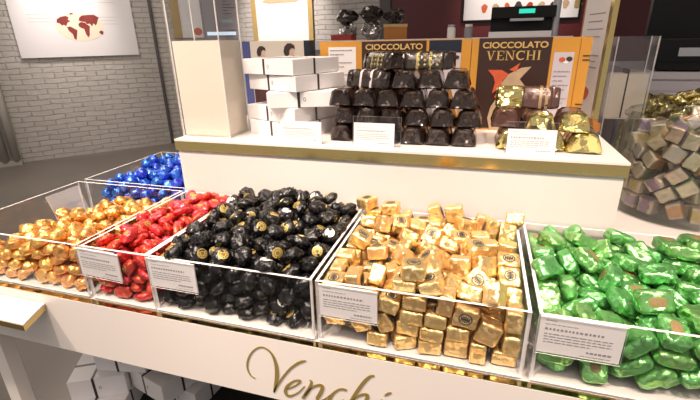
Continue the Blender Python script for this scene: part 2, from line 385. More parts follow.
# white board with chocolates on the maroon wall
t = framed('menu_board', 'white board with a row of chocolates on the maroon wall', -.29, .90, 1.365, 2.1, YB - .026, .018, 'black', 'paper')
rng = random.Random(4)
for i in range(9):
    x = -.36 + i * .115; w = .028 + .012 * rng.random(); zz = .13 + .02 * rng.random()
    obj('chocolate_picture', prism([(x + w * math.cos(a) * (1 + .2 * math.sin(3 * a + i)), zz + .045 * math.sin(a)) for a in [2 * PI * k / 14 for k in range(14)]], -.018, -.0155), ['fig_red', 'fig_beige', 'fig_red', 'fig_dark', 'red_label', 'fig_beige', 'fig_dark', 'fig_beige', 'cube_gold'][i], t)

# ------------------------------------------------------------------ back counter
CY = 2.0
t = thing('service_counter', 'long white service counter behind the display books', 'counter', (-.2, CY + .3, 0))
obj('counter_body', box((-.75, -.27, 0), (.50, .3, 1.17)), 'lilac', t)
obj('counter_top', box((-.77, -.36, 1.17), (.52, .32, 1.208)), 'white', t)
t = thing('cash_register', 'black cash register with teal customer display on the counter', 'register', (.13, CY + .12, 1.2082))
obj('base_plinth', box((-.125, -.06, 0), (.125, .14, .022)), 'whitebox', t)
b = bmesh.new(); prism([(-.06, .022), (.13, .022), (.13, .085), (.06, .118), (-.06, .118)], -.12, .12, b, basis=lambda u, y, v: Vector((y, u + .02, v)))
obj('body', b, 'black', t)
dsp = obj('display_head', box((-.12, -.075, .075), (.13, -.04, .118)), 'black', t)
obj('teal_screen', box((-.012, -.0765, .091), (.05, -.0752, .108)), 'teal', dsp)
obj('receipt_slot', box((-.045, -.085, .062), (.085, -.041, .072)), 'silver', t)
tag(obj('metal_post', tube((.268, CY + .10, 1.2082), (.268, CY + .10, 1.95), .016), 'silver'), 'slim grey metal post rising beside the cash register', 'post')
for k, px in enumerate((451, 468)):
    p = on_y(px, 38, CY - .02 + .1)
    t = thing('small_jar', ['small clear jar with pale lid on the back counter, left of a pair', 'small clear jar with bluish label on the back counter, right of a pair'][k], 'jar', (p.x, p.y, 1.2082), group='small jars on the back counter')
    obj('jar_body', lathe([(.001, 0), (.018, 0), (.018, .04), (.014, .046), (.001, .046)], 20), ['seal_white', 'mauve'][k], t, smooth=False)
    obj('lid', tube((0, 0, .0462), (0, 0, .056), .016), ['silver', 'paper'][k], t)
# cellophane gift bags on the back counter
def gift_bag(x, y, h, r, seed, label):
    t = thing('gift_bag', label, 'bag', (x, y, 1.2082), group='wrapped sweets on the back counter')
    def lump(nm, z0, z1, rr, mat, sd):
        bm = bmesh.new(); bmesh.ops.create_icosphere(bm, subdivisions=3, radius=1)
        for v in bm.verts:
            n = noise.noise_vector(v.co * 2.2 + Vector((sd, sd * 2, 0))) * .35
            v.co = v.co + n; v.co = Vector((v.co.x * rr, v.co.y * rr, (z0 + z1) / 2 + max(-1, min(1, v.co.z)) * (z1 - z0) / 2))
        obj(nm, bm, mat, t)
    lump('pouch', 0, h * .56, r * 1.1, 'f_silver', seed)
    lump('ruffled_top', h * .50, h, r * 1.22, 'f_choc', seed + 5)
    obj('tie', lathe([(r * .62, h * .50), (r * .70, h * .52), (r * .62, h * .54)], 20), 'ribbon', t)
gift_bag(-.645, 2.10, .135, .040, 1, 'cellophane sweet bag with dark ruffled top, left one on the back counter')
gift_bag(-.53, 2.11, .15, .044, 2, 'cellophane sweet bag with dark ruffled top, middle one on the back counter')
gift_bag(-.42, 2.12, .135, .038, 3, 'cellophane sweet bag with dark ruffled top beside orange box on back counter')
t = thing('orange_gift_box', 'small orange gift box on the back counter beside dark sweet bags', 'box', (-.39, 1.985, 1.2082), .2)
obj('carton', box((-.05, -.03, 0), (.05, .03, .05)), 'framebrown', t); obj('lid', box((-.052, -.032, .0502), (.052, .032, .062)), 'wood', t)
t = thing('red_sweet_box', 'low dark red sweet box at left end of the back counter', 'box', (-.63, 1.985, 1.2082), -.1)
obj('carton', box((-.05, -.03, 0), (.05, .03, .018)), 'red_label', t); obj('lid', box((-.052, -.032, .0182), (.052, .032, .024)), 'red_label', t)

# right cashier desk with till screen and printer
t = thing('cashier_desk', 'pale lilac cashier desk below the black till at right', 'counter', (1.15, 2.1, 0))
obj('desk_body', box((-.60, -.30, 0), (1.0, .4, 1.06)), 'lilac', t)
obj('desk_top', box((-.61, -.31, 1.06), (1.01, .42, 1.084)), 'lilac', t)
t = thing('till_screen', 'large black till screen turned away on the cashier desk', 'monitor', (.98, 2.10, 1.0842), -.12)
obj('screen_back', box((-.36, -.03, .10), (.30, .03, .62)), 'black', t, bevel=.006)
obj('neck', box((-.06, .031, .012), (.06, .07, .30)), 'black', t)
obj('foot', box((-.14, -.09, 0), (.14, .12, .012)), 'black', t)
t = thing('receipt_printer', 'black receipt printer with grey slot below the till screen', 'printer', (.68, 1.92, 1.0842), -.15)
obj('housing', box((-.09, -.08, 0), (.09, .08, .11)), 'black', t, bevel=.005)
obj('paper_slot', box((-.02, -.0845, .050), (.05, -.0805, .078)), 'silver', t)
obj('tray', box((-.08, -.115, .005), (.08, -.0806, .028)), 'black', t)

# ------------------------------------------------------------------ display table
YF = 1.475 * S
t = thing('display_table', 'long white display table with gold script on its front panel', 'table', (0, .75, 0))
def dt(lo, hi, bm=None, mi=0): return box((lo[0], lo[1] - .75, lo[2]), (hi[0], hi[1] - .75, hi[2]), bm, mi)
obj('tabletop', dt((-.96, YF + .02, .770), (1.35, 2.0 - .32, .7985)), 'white', t)
obj('mirror_strip', dt((-.96, YF + .0005, .7986), (1.35, 1.512 * S - .0005, TOP)), 'goldmirror', t)
panel = obj('front_panel', dt((-.96, YF, .682), (1.35, YF + .0195, .7985)), 'white', t)
obj('side_panel', dt((-.96, YF + .0205, .682), (-.9405, 1.6, .7695)), 'white', t)
obj('leg', dt((-.96, .458 + .021, 0), (-.925, .505, .6815)), 'white', t)
obj('leg', dt((1.25, .458 + .021, 0), (1.33, .60, .6815)), 'white', t)
obj('leg', dt((-.96, 1.5, 0), (-.875, 1.62, .6815)), 'white', t)
obj('leg', dt((1.25, 1.5, 0), (1.33, 1.62, .6815)), 'white', t)
obj('back_board', dt((-.50, 1.0, .02), (1.24, 1.02, .7695)), 'blackmatte', t)
obj('lower_shelf', dt((-.86, .53, .36), (1.24, .99, .382)), 'blackmatte', t)
obj('cross_rail', tube((-.62, -.28, .47), (1.24, -.28, .47), .010), 'black', t)
# gold script on the panel: strokes follow the brush lettering
def P(zx, zy):
    q = on_y(235 + zx / 4.242, 340 + zy / 4.242, YF); return (q.x, q.z)
def W(px): return (px * 1.12 + 1.2) / 4.242 * .00142
bm = bmesh.new(); ya, yb_ = YF - .75 - .0012, YF - .75 - .0001
def stroke(pts, ws): ribbon([P(*p) for p in pts], [W(w) for w in ws], ya, yb_, bm)
stroke([(86, 160), (68, 148), (55, 122), (54, 92), (66, 60), (86, 38), (110, 28), (134, 35), (156, 56), (170, 85), (178, 120), (178, 160), (172, 195), (166, 220)], [3, 4, 6, 7, 6, 5, 4, 5, 8, 12, 16, 17, 12, 5])
stroke([(166, 220), (180, 192), (205, 155), (235, 120), (265, 98), (286, 89), (302, 86)], [5, 8, 8, 8, 9, 8, 2])
stroke([(222, 205), (246, 197), (268, 184), (278, 172), (268, 168), (244, 176), (222, 196), (215, 218), (226, 234), (250, 231), (275, 216), (296, 194)], [4, 5, 5, 7, 6, 7, 12, 14, 12, 6, 4, 3])
stroke([(318, 168), (326, 178), (316, 204), (302, 226), (288, 246)], [4, 9, 14, 15, 12])
stroke([(296, 236), (318, 208), (344, 192), (366, 190), (372, 202), (362, 226), (350, 246), (360, 258), (384, 248), (404, 232)], [4, 5, 8, 12, 14, 15, 13, 9, 5, 3])
stroke([(474, 212), (458, 206), (434, 212), (412, 232), (402, 254), (410, 272), (434, 270), (462, 252)], [10, 8, 7, 11, 15, 12, 7, 3])
stroke([(592, 150), (576, 152), (556, 168), (530, 200), (506, 236), (488, 268), (480, 284)], [5, 9, 12, 13, 13, 14, 12])
stroke([(490, 272), (512, 244), (540, 230), (560, 230), (562, 244), (550, 268), (546, 288), (560, 292), (584, 276)], [4, 6, 9, 12, 14, 14, 12, 8, 3])
stroke([(636, 234), (650, 226), (664, 222)], [4, 9, 4])
stroke([(628, 252), (616, 274), (608, 296), (622, 302), (650, 284)], [10, 13, 12, 8, 3])
obj('script_lettering', bm, 'script_gold', panel)
# gold edged slab at the left end
t = thing('gold_edged_slab', 'small white slab with gold edge fixed to the table front at left', 'shelf', (-.85, .42, .768))
pts = [(-.16, -.021), (.155, -.021), (.132, YF - .42 - .001), (-.16, YF - .42 - .001)]
bb = lambda u, y, v: Vector((u, v, y))
obj('edge_band', prism(pts, 0, .0105, basis=bb), 'goldmetal', t)
obj('slab_top', prism([(-.16, -.0205), (.1545, -.0205), (.1315, YF - .42 - .0012), (-.16, YF - .42 - .0012)], .0106, .0128, basis=bb), 'white', t)

# ------------------------------------------------------------------ raised shelf
t = thing('raised_shelf', 'white raised shelf with gold trim behind the bins', 'shelf', (-.19, .75, TOP))
X0, X1, Y0, Y1 = -.6270, .2365, .7515, 1.26
hT = TIER - TOP
def rs(lo, hi): return box((lo[0] + .19, lo[1] - .75, lo[2]), (hi[0] + .19, hi[1] - .75, hi[2]))
obj('body', rs((X0 + .004, Y0 + .004, 0), (X1 - .004, Y1 - .004, hT - .024)), 'white', t)
obj('gold_trim', rs((X0, Y0, hT - .0238), (X1, Y1, hT - .0042)), 'goldmetal', t)
obj('shelf_top', rs((X0, Y0, hT - .004), (X1, Y1, hT)), 'white', t)

# ------------------------------------------------------------------ bins
def panel_bm(lo, hi, thin):
    """acrylic sheet: clear faces, frosted polished edges"""
    bm = box(lo, hi); ax = thin
    for f in bm.faces:
        f.normal_update(); n = f.normal
        f.material_index = 0 if abs(n[ax]) > .9 else 1
    return bm
def acrylic_bin(label, x0, y0, w, d, h=RIM - TOP, th=.0042):
    t = thing('acrylic_bin', label, 'bin', (x0, y0, TOP + .0002))
    obj('bin_floor', box((.0015, .0015, 0), (w - .0015, d - .0015, .0030)), 'white', t)
    z0 = .0031
    A = ['acrylic', 'edge']
    obj('front_wall', panel_bm((0, 0, z0), (w, th, h), 1), A, t)
    obj('back_wall', panel_bm((0, d - th, z0), (w, d, h), 1), A, t)
    obj('side_wall', panel_bm((0, th + .0001, z0), (th, d - th - .0001, h), 0), A, t)
    obj('side_wall', panel_bm((w - th, th + .0001, z0), (w, d - th - .0001, h), 0), A, t)
    return t
def rbox(sx, sy, sz, r, n=5, amp=.0008, seed=0, pinch=0.0, freq=90):
    bm = bmesh.new(); bmesh.ops.create_cube(bm, size=2)
    bmesh.ops.subdivide_edges(bm, edges=bm.edges[:], cuts=n, use_grid_fill=True)
    h = Vector((sx / 2, sy / 2, sz / 2)); off = Vector((seed * 3.1, seed * 1.7, seed * .9))
    for v in bm.verts:
        p = v.co
        q = Vector([math.copysign(abs(c) ** .75, c) for c in p])
        q = Vector((q.x * h.x, q.y * h.y, q.z * h.z))
        inner = Vector([max(-(hh - r), min(hh - r, c)) for c, hh in zip(q, h)])
        d = q - inner
        out = inner + (d.normalized() * r if d.length > 1e-9 else Vector())
        if pinch:
            k = abs(out.x) / h.x
            out.z *= 1 - pinch * k ** 4; out.y *= 1 - .35 * pinch * k ** 4
        nn = noise.noise_vector(out * freq + off) + noise.noise_vector(out * freq * 2.6 + off) * .5
        k = amp
        if p.z > .99 and abs(p.x) < .6 and abs(p.y) < .6: k = amp * .15
        v.co = out + nn * k
    return bm
def dome(rx, ry, h, seed=0, amp=.0008, nu=18, nv=9, pw=.75, rim=.0, base=.35, pleat=0.04, freq=90):
    bm = bmesh.new(); off = Vector((seed * 2.3, seed, seed * .7)); rings = []
    for j in range(1, nv):
        t = j / nv; a = PI * (t - .5)
        ca = math.cos(a) ** pw; z = math.sin(a); z = z * (h * (1 - base) if z > 0 else h * base)
        ring = []
        for i in range(nu):
            b = 2 * PI * i / nu
            k = ca * (1 + (pleat * (1 if i % 2 else -1) if z < h * .25 else 0))
            p = Vector((rx * k * math.cos(b), ry * k * math.sin(b), z))
            p += (noise.noise_vector(p * freq + off) + noise.noise_vector(p * freq * 2.5 + off) * .5) * amp
            ring.append(bm.verts.new(p))
        rings.append(ring)
    lo = bm.verts.new((0, 0, -h * base)); hi = bm.verts.new((0, 0, h * (1 - base)))
    for i in range(nu):
        k = (i + 1) % nu
        bm.faces.new((lo, rings[0][k], rings[0][i])); bm.faces.new((hi, rings[-1][i], rings[-1][k]))
        for j in range(nv - 2): bm.faces.new((rings[j][i], rings[j][k], rings[j + 1][k], rings[j + 1][i]))
    return bm
def cap_bm(rx, ry, h, base, pw, rad, lift, rings=(0, .35, .6, .8, 1.0), ink=(), n=20):
    """thin seal lying on a dome; ink = ring numbers printed dark"""
    bm = bmesh.new(); R = []
    for q in rings[1:]:
        ring = []
        for i in range(n):
            x = rad * q * math.cos(2 * PI * i / n); y = rad * q * math.sin(2 * PI * i / n)
            k = min(.999, math.hypot(x / rx, y / ry)); ca = k ** (1 / pw)
            ring.append(bm.verts.new((x, y, math.sqrt(1 - ca * ca) * h * (1 - base) + lift)))
        R.append(ring)
    c = bm.verts.new((0, 0, h * (1 - base) + lift))
    for i in range(n):
        f = bm.faces.new((c, R[0][i], R[0][(i + 1) % n])); f.material_index = 1 if (0 in ink and i % 3) else 0
        for j in range(len(R) - 1):
            f = bm.faces.new((R[j][i], R[j + 1][i], R[j + 1][(i + 1) % n], R[j][(i + 1) % n])); f.material_index = 1 if ((j + 1) in ink and (j != 1 or i % 2)) else 0
    low = [bm.verts.new((v.co.x, v.co.y, v.co.z - .0016)) for v in R[-1]]
    for i in range(n): bm.faces.new((R[-1][i], low[i], low[(i + 1) % n], R[-1][(i + 1) % n]))
    return bm
def gold_seal_bm(z):
    bm = bmesh.new()
    def disc(r0, r1, zz, mi, n=20):
        a = [bm.verts.new((r1 * math.cos(2 * PI * i / n), r1 * .92 * math.sin(2 * PI * i / n), zz)) for i in range(n)]
        if r0:
            b = [bm.verts.new((r0 * math.cos(2 * PI * i / n), r0 * .92 * math.sin(2 * PI * i / n), zz)) for i in range(n)]
            for i in range(n): bm.faces.new((a[i], a[(i + 1) % n], b[(i + 1) % n], b[i])).material_index = mi
        else: bm.faces.new(a).material_index = mi
        low = [bm.verts.new((v.co.x, v.co.y, zz - .0012)) for v in a]
        for i in range(n): bm.faces.new((a[i], low[i], low[(i + 1) % n], a[(i + 1) % n])).material_index = mi
    disc(0, .0088, z, 0); disc(.0072, .0088, z + .0002, 1)
    for k in range(5):
        x = (k - 2) * .0025; hh = (.0036, .0048, .0054, .0048, .0036)[k]
        box((x - .0009, -hh, z), (x + .0009, hh, z + .0003), bm, 1)
    box((-.0060, -.0010, z), (.0060, .0010, z + .00035), bm, 1)
    return bm
NV = 4
PROTO = {}
def cubewrap(s, band):
    bm = rbox(.0370, .0355, .0300, .0035, 9, .0010, s)
    for f in bm.faces:
        c = f.calc_center_median(); f.material_index = 1 if abs(c.x) < .0110 else 0
    return bm
KIND = {
    'gold': (lambda s: rbox(.0312, .0290, .0212, .0034, 9, .0008, s, freq=110), 'f_gold', lambda: gold_seal_bm(.0108), ['seal_pale', 'seal_ink'], 'seal'),
    'green': (lambda s: rbox(.0425, .0305, .0205, .0062, 10, .0013, s, pinch=.30, freq=85), 'f_green', None, None, 'label_patch'),
    'black': (lambda s: dome(.0152, .0146, .0185, s, .0024, 30, 15, pw=.55, base=.42, pleat=.10, freq=115), 'f_black', lambda: cap_bm(.0152, .0146, .0185, .42, .55, .0082, .0008, ink=(0, 2)), ['seal_gold', 'seal_ink'], 'seal'),
    'red': (lambda s: dome(.0185, .0118, .0150, s, .0018, 30, 15, pw=.8, base=.45, pleat=.05, freq=110), 'f_red', lambda: cap_bm(.0185, .0118, .0150, .45, .8, .0056, .0009, ink=(1,)), ['seal_gold', 'fig_red'], 'seal'),
    'orange': (lambda s: dome(.0150, .0143, .0180, s, .0012, 30, 15, pw=.55, base=.3, pleat=.05, freq=110), 'f_orange', None, None, None),
    'blue': (lambda s: dome(.0138, .0134, .0250, s, .0018, 28, 14, pw=.65, base=.5, pleat=.0, freq=105), 'f_blue', None, None, None),
    'jargold': (lambda s: rbox(.042, .030, .024, .007, 8, .0018, s, pinch=.3), 'f_goldpale', None, None, None),
}
def green_patch():
    n = 18; bm = bmesh.new(); z = .0105
    e = lambda q, zz: [bm.verts.new((.0100 * q * math.copysign(abs(math.cos(a)) ** .6, math.cos(a)), .0062 * q * math.copysign(abs(math.sin(a)) ** .6, math.sin(a)), zz)) for a in [2 * PI * (i + .5) / n for i in range(n)]]
    a = e(1, z); lo = e(1.02, z - .0016); b = e(.72, z + .0002)
    bm.faces.new(b).material_index = 0
    for i in range(n):
        bm.faces.new((a[i], lo[i], lo[(i + 1) % n], a[(i + 1) % n])).material_index = 1
        bm.faces.new((a[i], a[(i + 1) % n], b[(i + 1) % n], b[i])).material_index = 1
    return bm
def mesh_of(nm, bm, mats, smooth):
    me = bpy.data.meshes.new(nm); bmesh.ops.recalc_face_normals(bm, faces=bm.faces[:]); bm.to_mesh(me); bm.free()
    for m in mats: me.materials.append(M[m])
    if smooth:
        for p in me.polygons: p.use_smooth = True
    return me
def candies(kind, name, label, group, data, origin, seal_every=1, white_seals=False):
    fn, mat, sealfn, sealmats, sealname = KIND[kind]
    meshes = [mesh_of(name, fn(s), [mat], True) for s in range(NV)]
    seals = []
    if kind == 'green': seals = [mesh_of('label_patch', green_patch(), ['patch', 'dots'], False)]
    elif sealfn:
        seals = [mesh_of('seal', sealfn(), sealmats, False)]
        if white_seals: seals.append(mesh_of('seal', sealfn(), ['seal_white', 'seal_pale'], False))
    rg = random.Random(name)
    for i, row in enumerate(data):
        x, y, z, qw, qx, qy, qz, v = row
        o = bpy.data.objects.new(name, meshes[v]); COL.objects.link(o)
        o.location = (origin[0] + x / 1e4, origin[1] + y / 1e4, origin[2] + z / 1e4)
        o.rotation_mode = 'QUATERNION'; o.rotation_quaternion = Quaternion((qw, qx, qy, qz)).normalized()
        tag(o, label, 'chocolate', group)
        if seals and rg.random() < seal_every:
            s = bpy.data.objects.new(sealname, seals[1] if len(seals) > 1 and rg.random() < .22 else seals[0]); COL.objects.link(s); s.parent = o
# resting places of the wrapped chocolates: x, y, z in 0.1 mm, quaternion, shape
D_orange = [(1991,1830,59,.41,-.01,-.01,.91,0),(2087,1083,59,.07,-.01,-.01,1,0),(2513,2180,61,.12,0,.03,-.99,3),(1186,632,61,.34,-.01,-.02,.94,3),(2411,425,61,1,-.02,0,.04,3),(1304,282,65,.98,-.01,0,-.17,1),(2367,725,61,1,-.02,.01,-.06,3),(2076,428,61,1,-.02,0,.01,3),(2427,1124,64,.89,.04,0,.46,3),(2526,1740,65,.32,0,.03,-.95,1),(752,157,59,.47,-.01,-.01,.89,0),(2513,1423,65,.99,-.02,0,.12,1),(1068,464,143,.01,.31,.34,-.89,1),(1060,161,101,.58,-.05,-.26,.77,2),(2119,637,234,.21,.19,-.01,.96,2),(2518,2009,205,.94,.17,-.09,.3,3),(394,149,61,.3,-.01,.05,.95,2),(2514,657,213,.13,-.21,.15,-.96,3),(1679,1014,263,.96,.11,.02,-.24,1),(2201,1367,88,.38,-.12,.12,-.91,0),(1550,150,134,.81,.37,.22,-.4,1),(2503,2336,214,.22,-.05,-.34,-.91,3),(2239,2336,67,.3,-.04,-.04,.95,1),(557,418,60,.08,.01,-.01,1,0),(2114,164,104,.6,.17,-.23,.74,3),(2525,1091,249,.91,.01,.09,.41,3),(2452,146,101,.04,-.11,-.23,.97,2),(2516,1405,261,.17,.02,-.02,.99,3),(163,277,108,.95,-.09,-.29,-.01,3),(1807,159,137,.81,.33,.35,.34,0),(2336,132,337,.9,-.26,.17,.29,2),(2229,2023,59,.89,-.01,0,.46,0),(983,445,349,.66,-.09,-.41,.62,3),(2230,962,197,0,-.09,.31,-.95,2),(2517,1171,434,.98,-.07,.07,.17,2),(1255,158,258,.11,-.06,0,-.99,3),(2222,2227,248,.78,.03,-.12,.62,2),(2024,159,308,.12,.07,-.01,-.99,3),(2425,1471,447,.85,-.05,-.09,-.52,1),(2527,619,414,.77,.1,-.03,.63,3),(2220,412,280,.24,.03,.38,-.89,2),(2524,1688,535,.39,-.11,-.19,-.89,2),(1940,2161,365,.92,-.25,.18,-.26,3),(2251,745,368,.66,-.27,.14,-.68,0),(2528,2543,163,.51,-.55,.5,.44,0),(2518,560,604,.99,.07,.03,-.12,1),(776,367,383,.91,.19,-.36,-.1,0),(1546,315,284,.37,-.17,.27,.87,1),(1819,451,246,.52,-.21,.24,-.79,3),(1325,480,294,.07,-.87,-.12,.47,1),(2544,1700,298,.48,-.29,-.05,.83,1),(938,146,276,.02,-.16,-.24,.96,2),(2521,915,383,.46,.31,.41,-.72,0),(2525,343,308,.85,-.34,.25,.33,3),(2209,1400,286,.83,-.02,.04,.56,3),(1251,1297,298,.02,.02,-.05,-1,3),(613,154,239,.07,-.03,0,1,3),(829,450,161,.54,.33,-.74,-.22,0),(2019,1655,255,.5,.3,.18,.8,2),(2525,277,527,.11,.07,.33,-.93,1),(1850,1403,291,.86,-.31,-.08,-.39,3),(2240,1070,377,.36,-.03,.17,.92,3),(1949,863,215,.93,-.23,-.29,.04,0),(2479,1541,696,.95,.29,-.07,-.08,3),(1996,162,499,.36,-.08,-.06,.93,3),(1067,172,463,.72,-.14,.04,-.68,0),(2509,1243,623,.2,.03,.13,.97,2),(777,1277,412,.55,.04,-.47,.69,2),(767,1001,254,.52,-.08,.18,-.83,0),(2521,2621,476,.11,.12,.7,-.69,0),(1534,543,320,.24,-.22,-.37,-.87,3),(275,565,146,.35,.33,-.43,.76,0),(444,166,425,.87,.07,.01,.49,0),(2280,1669,113,.53,.32,-.14,-.77,2),(1709,153,385,.26,.21,-.15,.93,3),(2406,742,612,.71,-.64,-.16,.24,0),(1832,1847,403,.53,.05,-.1,.84,0),(1793,643,371,.69,-.25,.38,.56,1),(2522,149,722,.38,.16,.54,-.74,2),(1359,308,452,.99,.07,-.05,.12,3),(2293,1006,584,.92,.06,.07,.39,1),(1004,741,440,.86,-.06,.07,-.51,3),(2575,2350,509,.68,.45,-.58,-.06,3),(153,1046,154,.39,-.14,-.46,.78,0),(2531,1979,410,.39,.08,0,-.92,1),(2040,472,421,.88,-.13,-.11,.44,2),(2238,1945,271,.73,.19,-.27,.6,0),(2215,331,529,.76,-.19,.31,-.54,2),(2039,2455,383,.66,.41,.2,.6,0),(2044,1211,483,.95,-.31,-.04,.06,1),(189,61,319,.12,-.09,-.72,-.67,2),(757,158,473,.91,.34,-.13,.22,0),(141,774,363,.21,.75,-.16,-.61,0),(1099,472,527,.81,.16,.34,.45,2),(1595,1002,495,.43,-.03,-.41,.8,3),(2148,1505,472,.89,-.15,-.18,.4,0),(2520,586,800,.46,-.02,.04,.89,0),(152,1714,278,.1,.14,.35,.92,2),(2521,1881,687,.79,-.22,.42,.39,1),(1072,1280,455,.52,-.12,-.15,.83,1),(1096,2150,452,.91,-.23,.02,.34,0),(1931,1570,500,.16,-.5,.03,.85,3),(1859,1325,683,.31,.37,.88,0,1),(1627,1348,597,.08,-.73,-.58,.34,3),(1621,438,498,.26,.29,.02,.92,2),(2257,2519,305,.57,.26,.57,.53,0),(1603,1898,500,.63,.24,-.13,-.73,0),(1295,158,614,.94,.13,.03,-.31,2),(862,1519,463,.13,-.12,-.17,.97,2),(2293,1822,594,.79,-.04,-.19,-.59,1),(2385,2119,489,.62,-.56,.06,.55,1),(163,1434,360,.75,-.6,-.28,.03,2),(1039,2449,565,.66,.21,.06,-.72,1),(333,316,264,.88,-.35,.32,-.07,2),(2072,656,564,.15,-.09,.22,.96,3),(2170,829,806,.36,-.73,-.55,-.21,0),(290,813,273,.21,-.56,.1,-.8,0),(959,988,474,.54,-.08,-.57,-.61,1),(2399,311,745,.57,.06,-.51,-.64,1),(1909,160,683,.24,.12,-.03,-.96,1),(1359,654,463,.24,.06,-.16,-.96,2),(2293,1296,654,.76,-.06,-.59,-.27,1),(2281,1741,382,.72,.09,-.37,.59,3),(990,733,645,.86,-.07,.03,-.5,1),(220,1229,320,.33,-.11,.03,-.94,1),(1500,2525,472,.82,-.05,-.37,-.44,1),(2088,2170,506,.61,.2,.27,.71,0),(161,1994,327,.33,.26,-.66,-.62,0),(410,1090,372,.23,-.16,.33,-.9,2),(1236,1323,581,.35,.32,.2,.86,3),(499,1923,386,.4,-.68,.04,-.61,2),(1327,538,653,.87,.16,.19,-.43,2),(2520,1019,716,.01,.23,-.33,.92,1),(2051,2521,591,.79,-.1,.18,.58,3),(749,686,298,.8,.13,-.54,-.25,3),(580,2219,268,.79,-.15,0,-.59,2),(2026,1880,497,.09,-.55,.06,-.83,1),(2047,1058,682,.84,-.05,-.19,.5,2),(1674,1622,601,.94,-.09,.02,-.32,1),(500,498,280,.66,-.33,-.01,-.67,2),(970,1790,497,.25,-.09,-.15,.95,2),(160,1819,559,.19,-.94,-.22,.19,3),(2172,1545,685,.79,-.25,-.08,.56,3),(2018,934,453,.19,.22,.01,-.95,2),(1880,384,666,.02,.26,-.76,-.59,1),(618,865,493,.19,-.4,-.01,-.9,2),(2367,2554,639,.9,.34,-.26,.07,3),(1472,2072,614,.56,-.49,.38,.55,0),(1728,2440,632,.19,.11,.23,-.95,3),(894,1307,624,.14,.02,.02,-.99,3),(2571,351,969,.78,.06,-.14,-.61,2),(363,1307,486,.64,-.11,.27,.71,3),(211,83,616,.37,-.27,-.5,-.73,1),(1446,1082,630,.22,-.38,.05,.9,0),(1606,153,582,.96,.02,-.1,-.27,3),(688,2120,481,.64,-.07,-.15,-.75,1),(2522,2126,719,.85,-.35,-.14,-.38,1),(1852,835,571,.94,-.03,-.35,.06,3),(371,1904,342,.09,-.58,-.43,.69,3),(737,640,544,.06,-.09,.34,-.94,1),(2293,2343,649,.21,.3,.46,-.81,2),(1105,1599,632,.13,.1,.18,-.97,2),(133,967,482,.77,-.15,.46,.42,2),(612,1494,504,.91,.14,-.38,-.09,2),(1428,1238,781,.4,.02,-.33,-.85,3),(435,1602,395,.41,-.81,-.41,.09,1),(2168,413,743,.62,.03,-.37,-.69,0),(1092,1066,643,.13,.21,.1,.96,3),(898,2295,618,.48,-.09,-.49,.72,0),(2385,1678,845,.38,-.19,.14,.89,0),(544,809,355,.16,-.81,-.09,.56,1),(2276,2108,734,.79,.43,-.31,-.3,2),(1662,1896,711,.89,-.17,.17,-.4,0),(1112,1885,623,.52,.09,.38,.76,3),(962,184,654,.77,-.03,-.02,.64,2),(1422,1847,616,.94,.18,-.17,-.25,3),(1739,1363,762,.02,-.19,.16,.97,2),(162,2522,259,.13,.06,.08,.99,1),(1743,2192,729,.98,.13,-.14,-.09,2),(1897,1681,709,.9,-.12,.26,.34,0),(161,284,537,.26,-.17,-.84,-.44,1),(1467,389,741,.78,.41,.03,.47,1),(1560,705,579,.4,-.46,-.11,-.78,3),(1333,2340,542,.94,.29,-.12,-.11,2),(2232,706,842,.51,.29,-.23,.77,2),(792,1668,657,.91,.06,.03,.41,1),(1758,1117,728,.01,-.33,-.58,.74,0),(678,1156,534,.28,.41,.24,-.83,2),(2524,774,905,.47,-.23,-.38,-.76,3),(2525,1303,885,.1,.5,-.86,.08,2),(1434,2260,768,.94,-.2,.02,-.27,1),(1624,859,732,.58,.04,.26,.77,1),(1459,1535,661,.67,-.36,-.42,.49,1),(1943,627,769,.7,-.13,-.13,-.69,0),(61,463,331,.32,.64,.33,.62,2),(588,2430,441,.95,0,.12,-.28,1),(1939,267,875,.92,-.11,-.06,-.38,3),(1174,2112,687,.24,-.28,-.22,-.9,2),(648,1798,491,.22,-.24,.38,-.86,3),(321,2265,346,.31,-.16,-.03,.94,3),(720,917,678,0,.27,-.04,.96,2),(305,644,455,.2,-.06,.59,-.78,0),(1996,1998,759,.42,-.19,-.63,-.62,0),(2523,2434,769,.34,-.19,.21,-.9,1),(1321,2526,658,.87,-.34,.05,.35,0),(1662,156,788,.84,-.12,-.07,.53,0),(1295,828,645,.45,.17,.08,-.88,1),(324,893,556,.26,-.29,.36,-.85,2),(2201,70,711,.44,-.38,-.6,-.55,1),(2015,2343,740,.17,.13,.22,-.95,2),(1985,1510,875,.83,.08,.1,-.54,3),(2091,1793,793,.31,.09,.22,.92,1),(1153,1378,789,.01,-.12,.01,.99,0)]
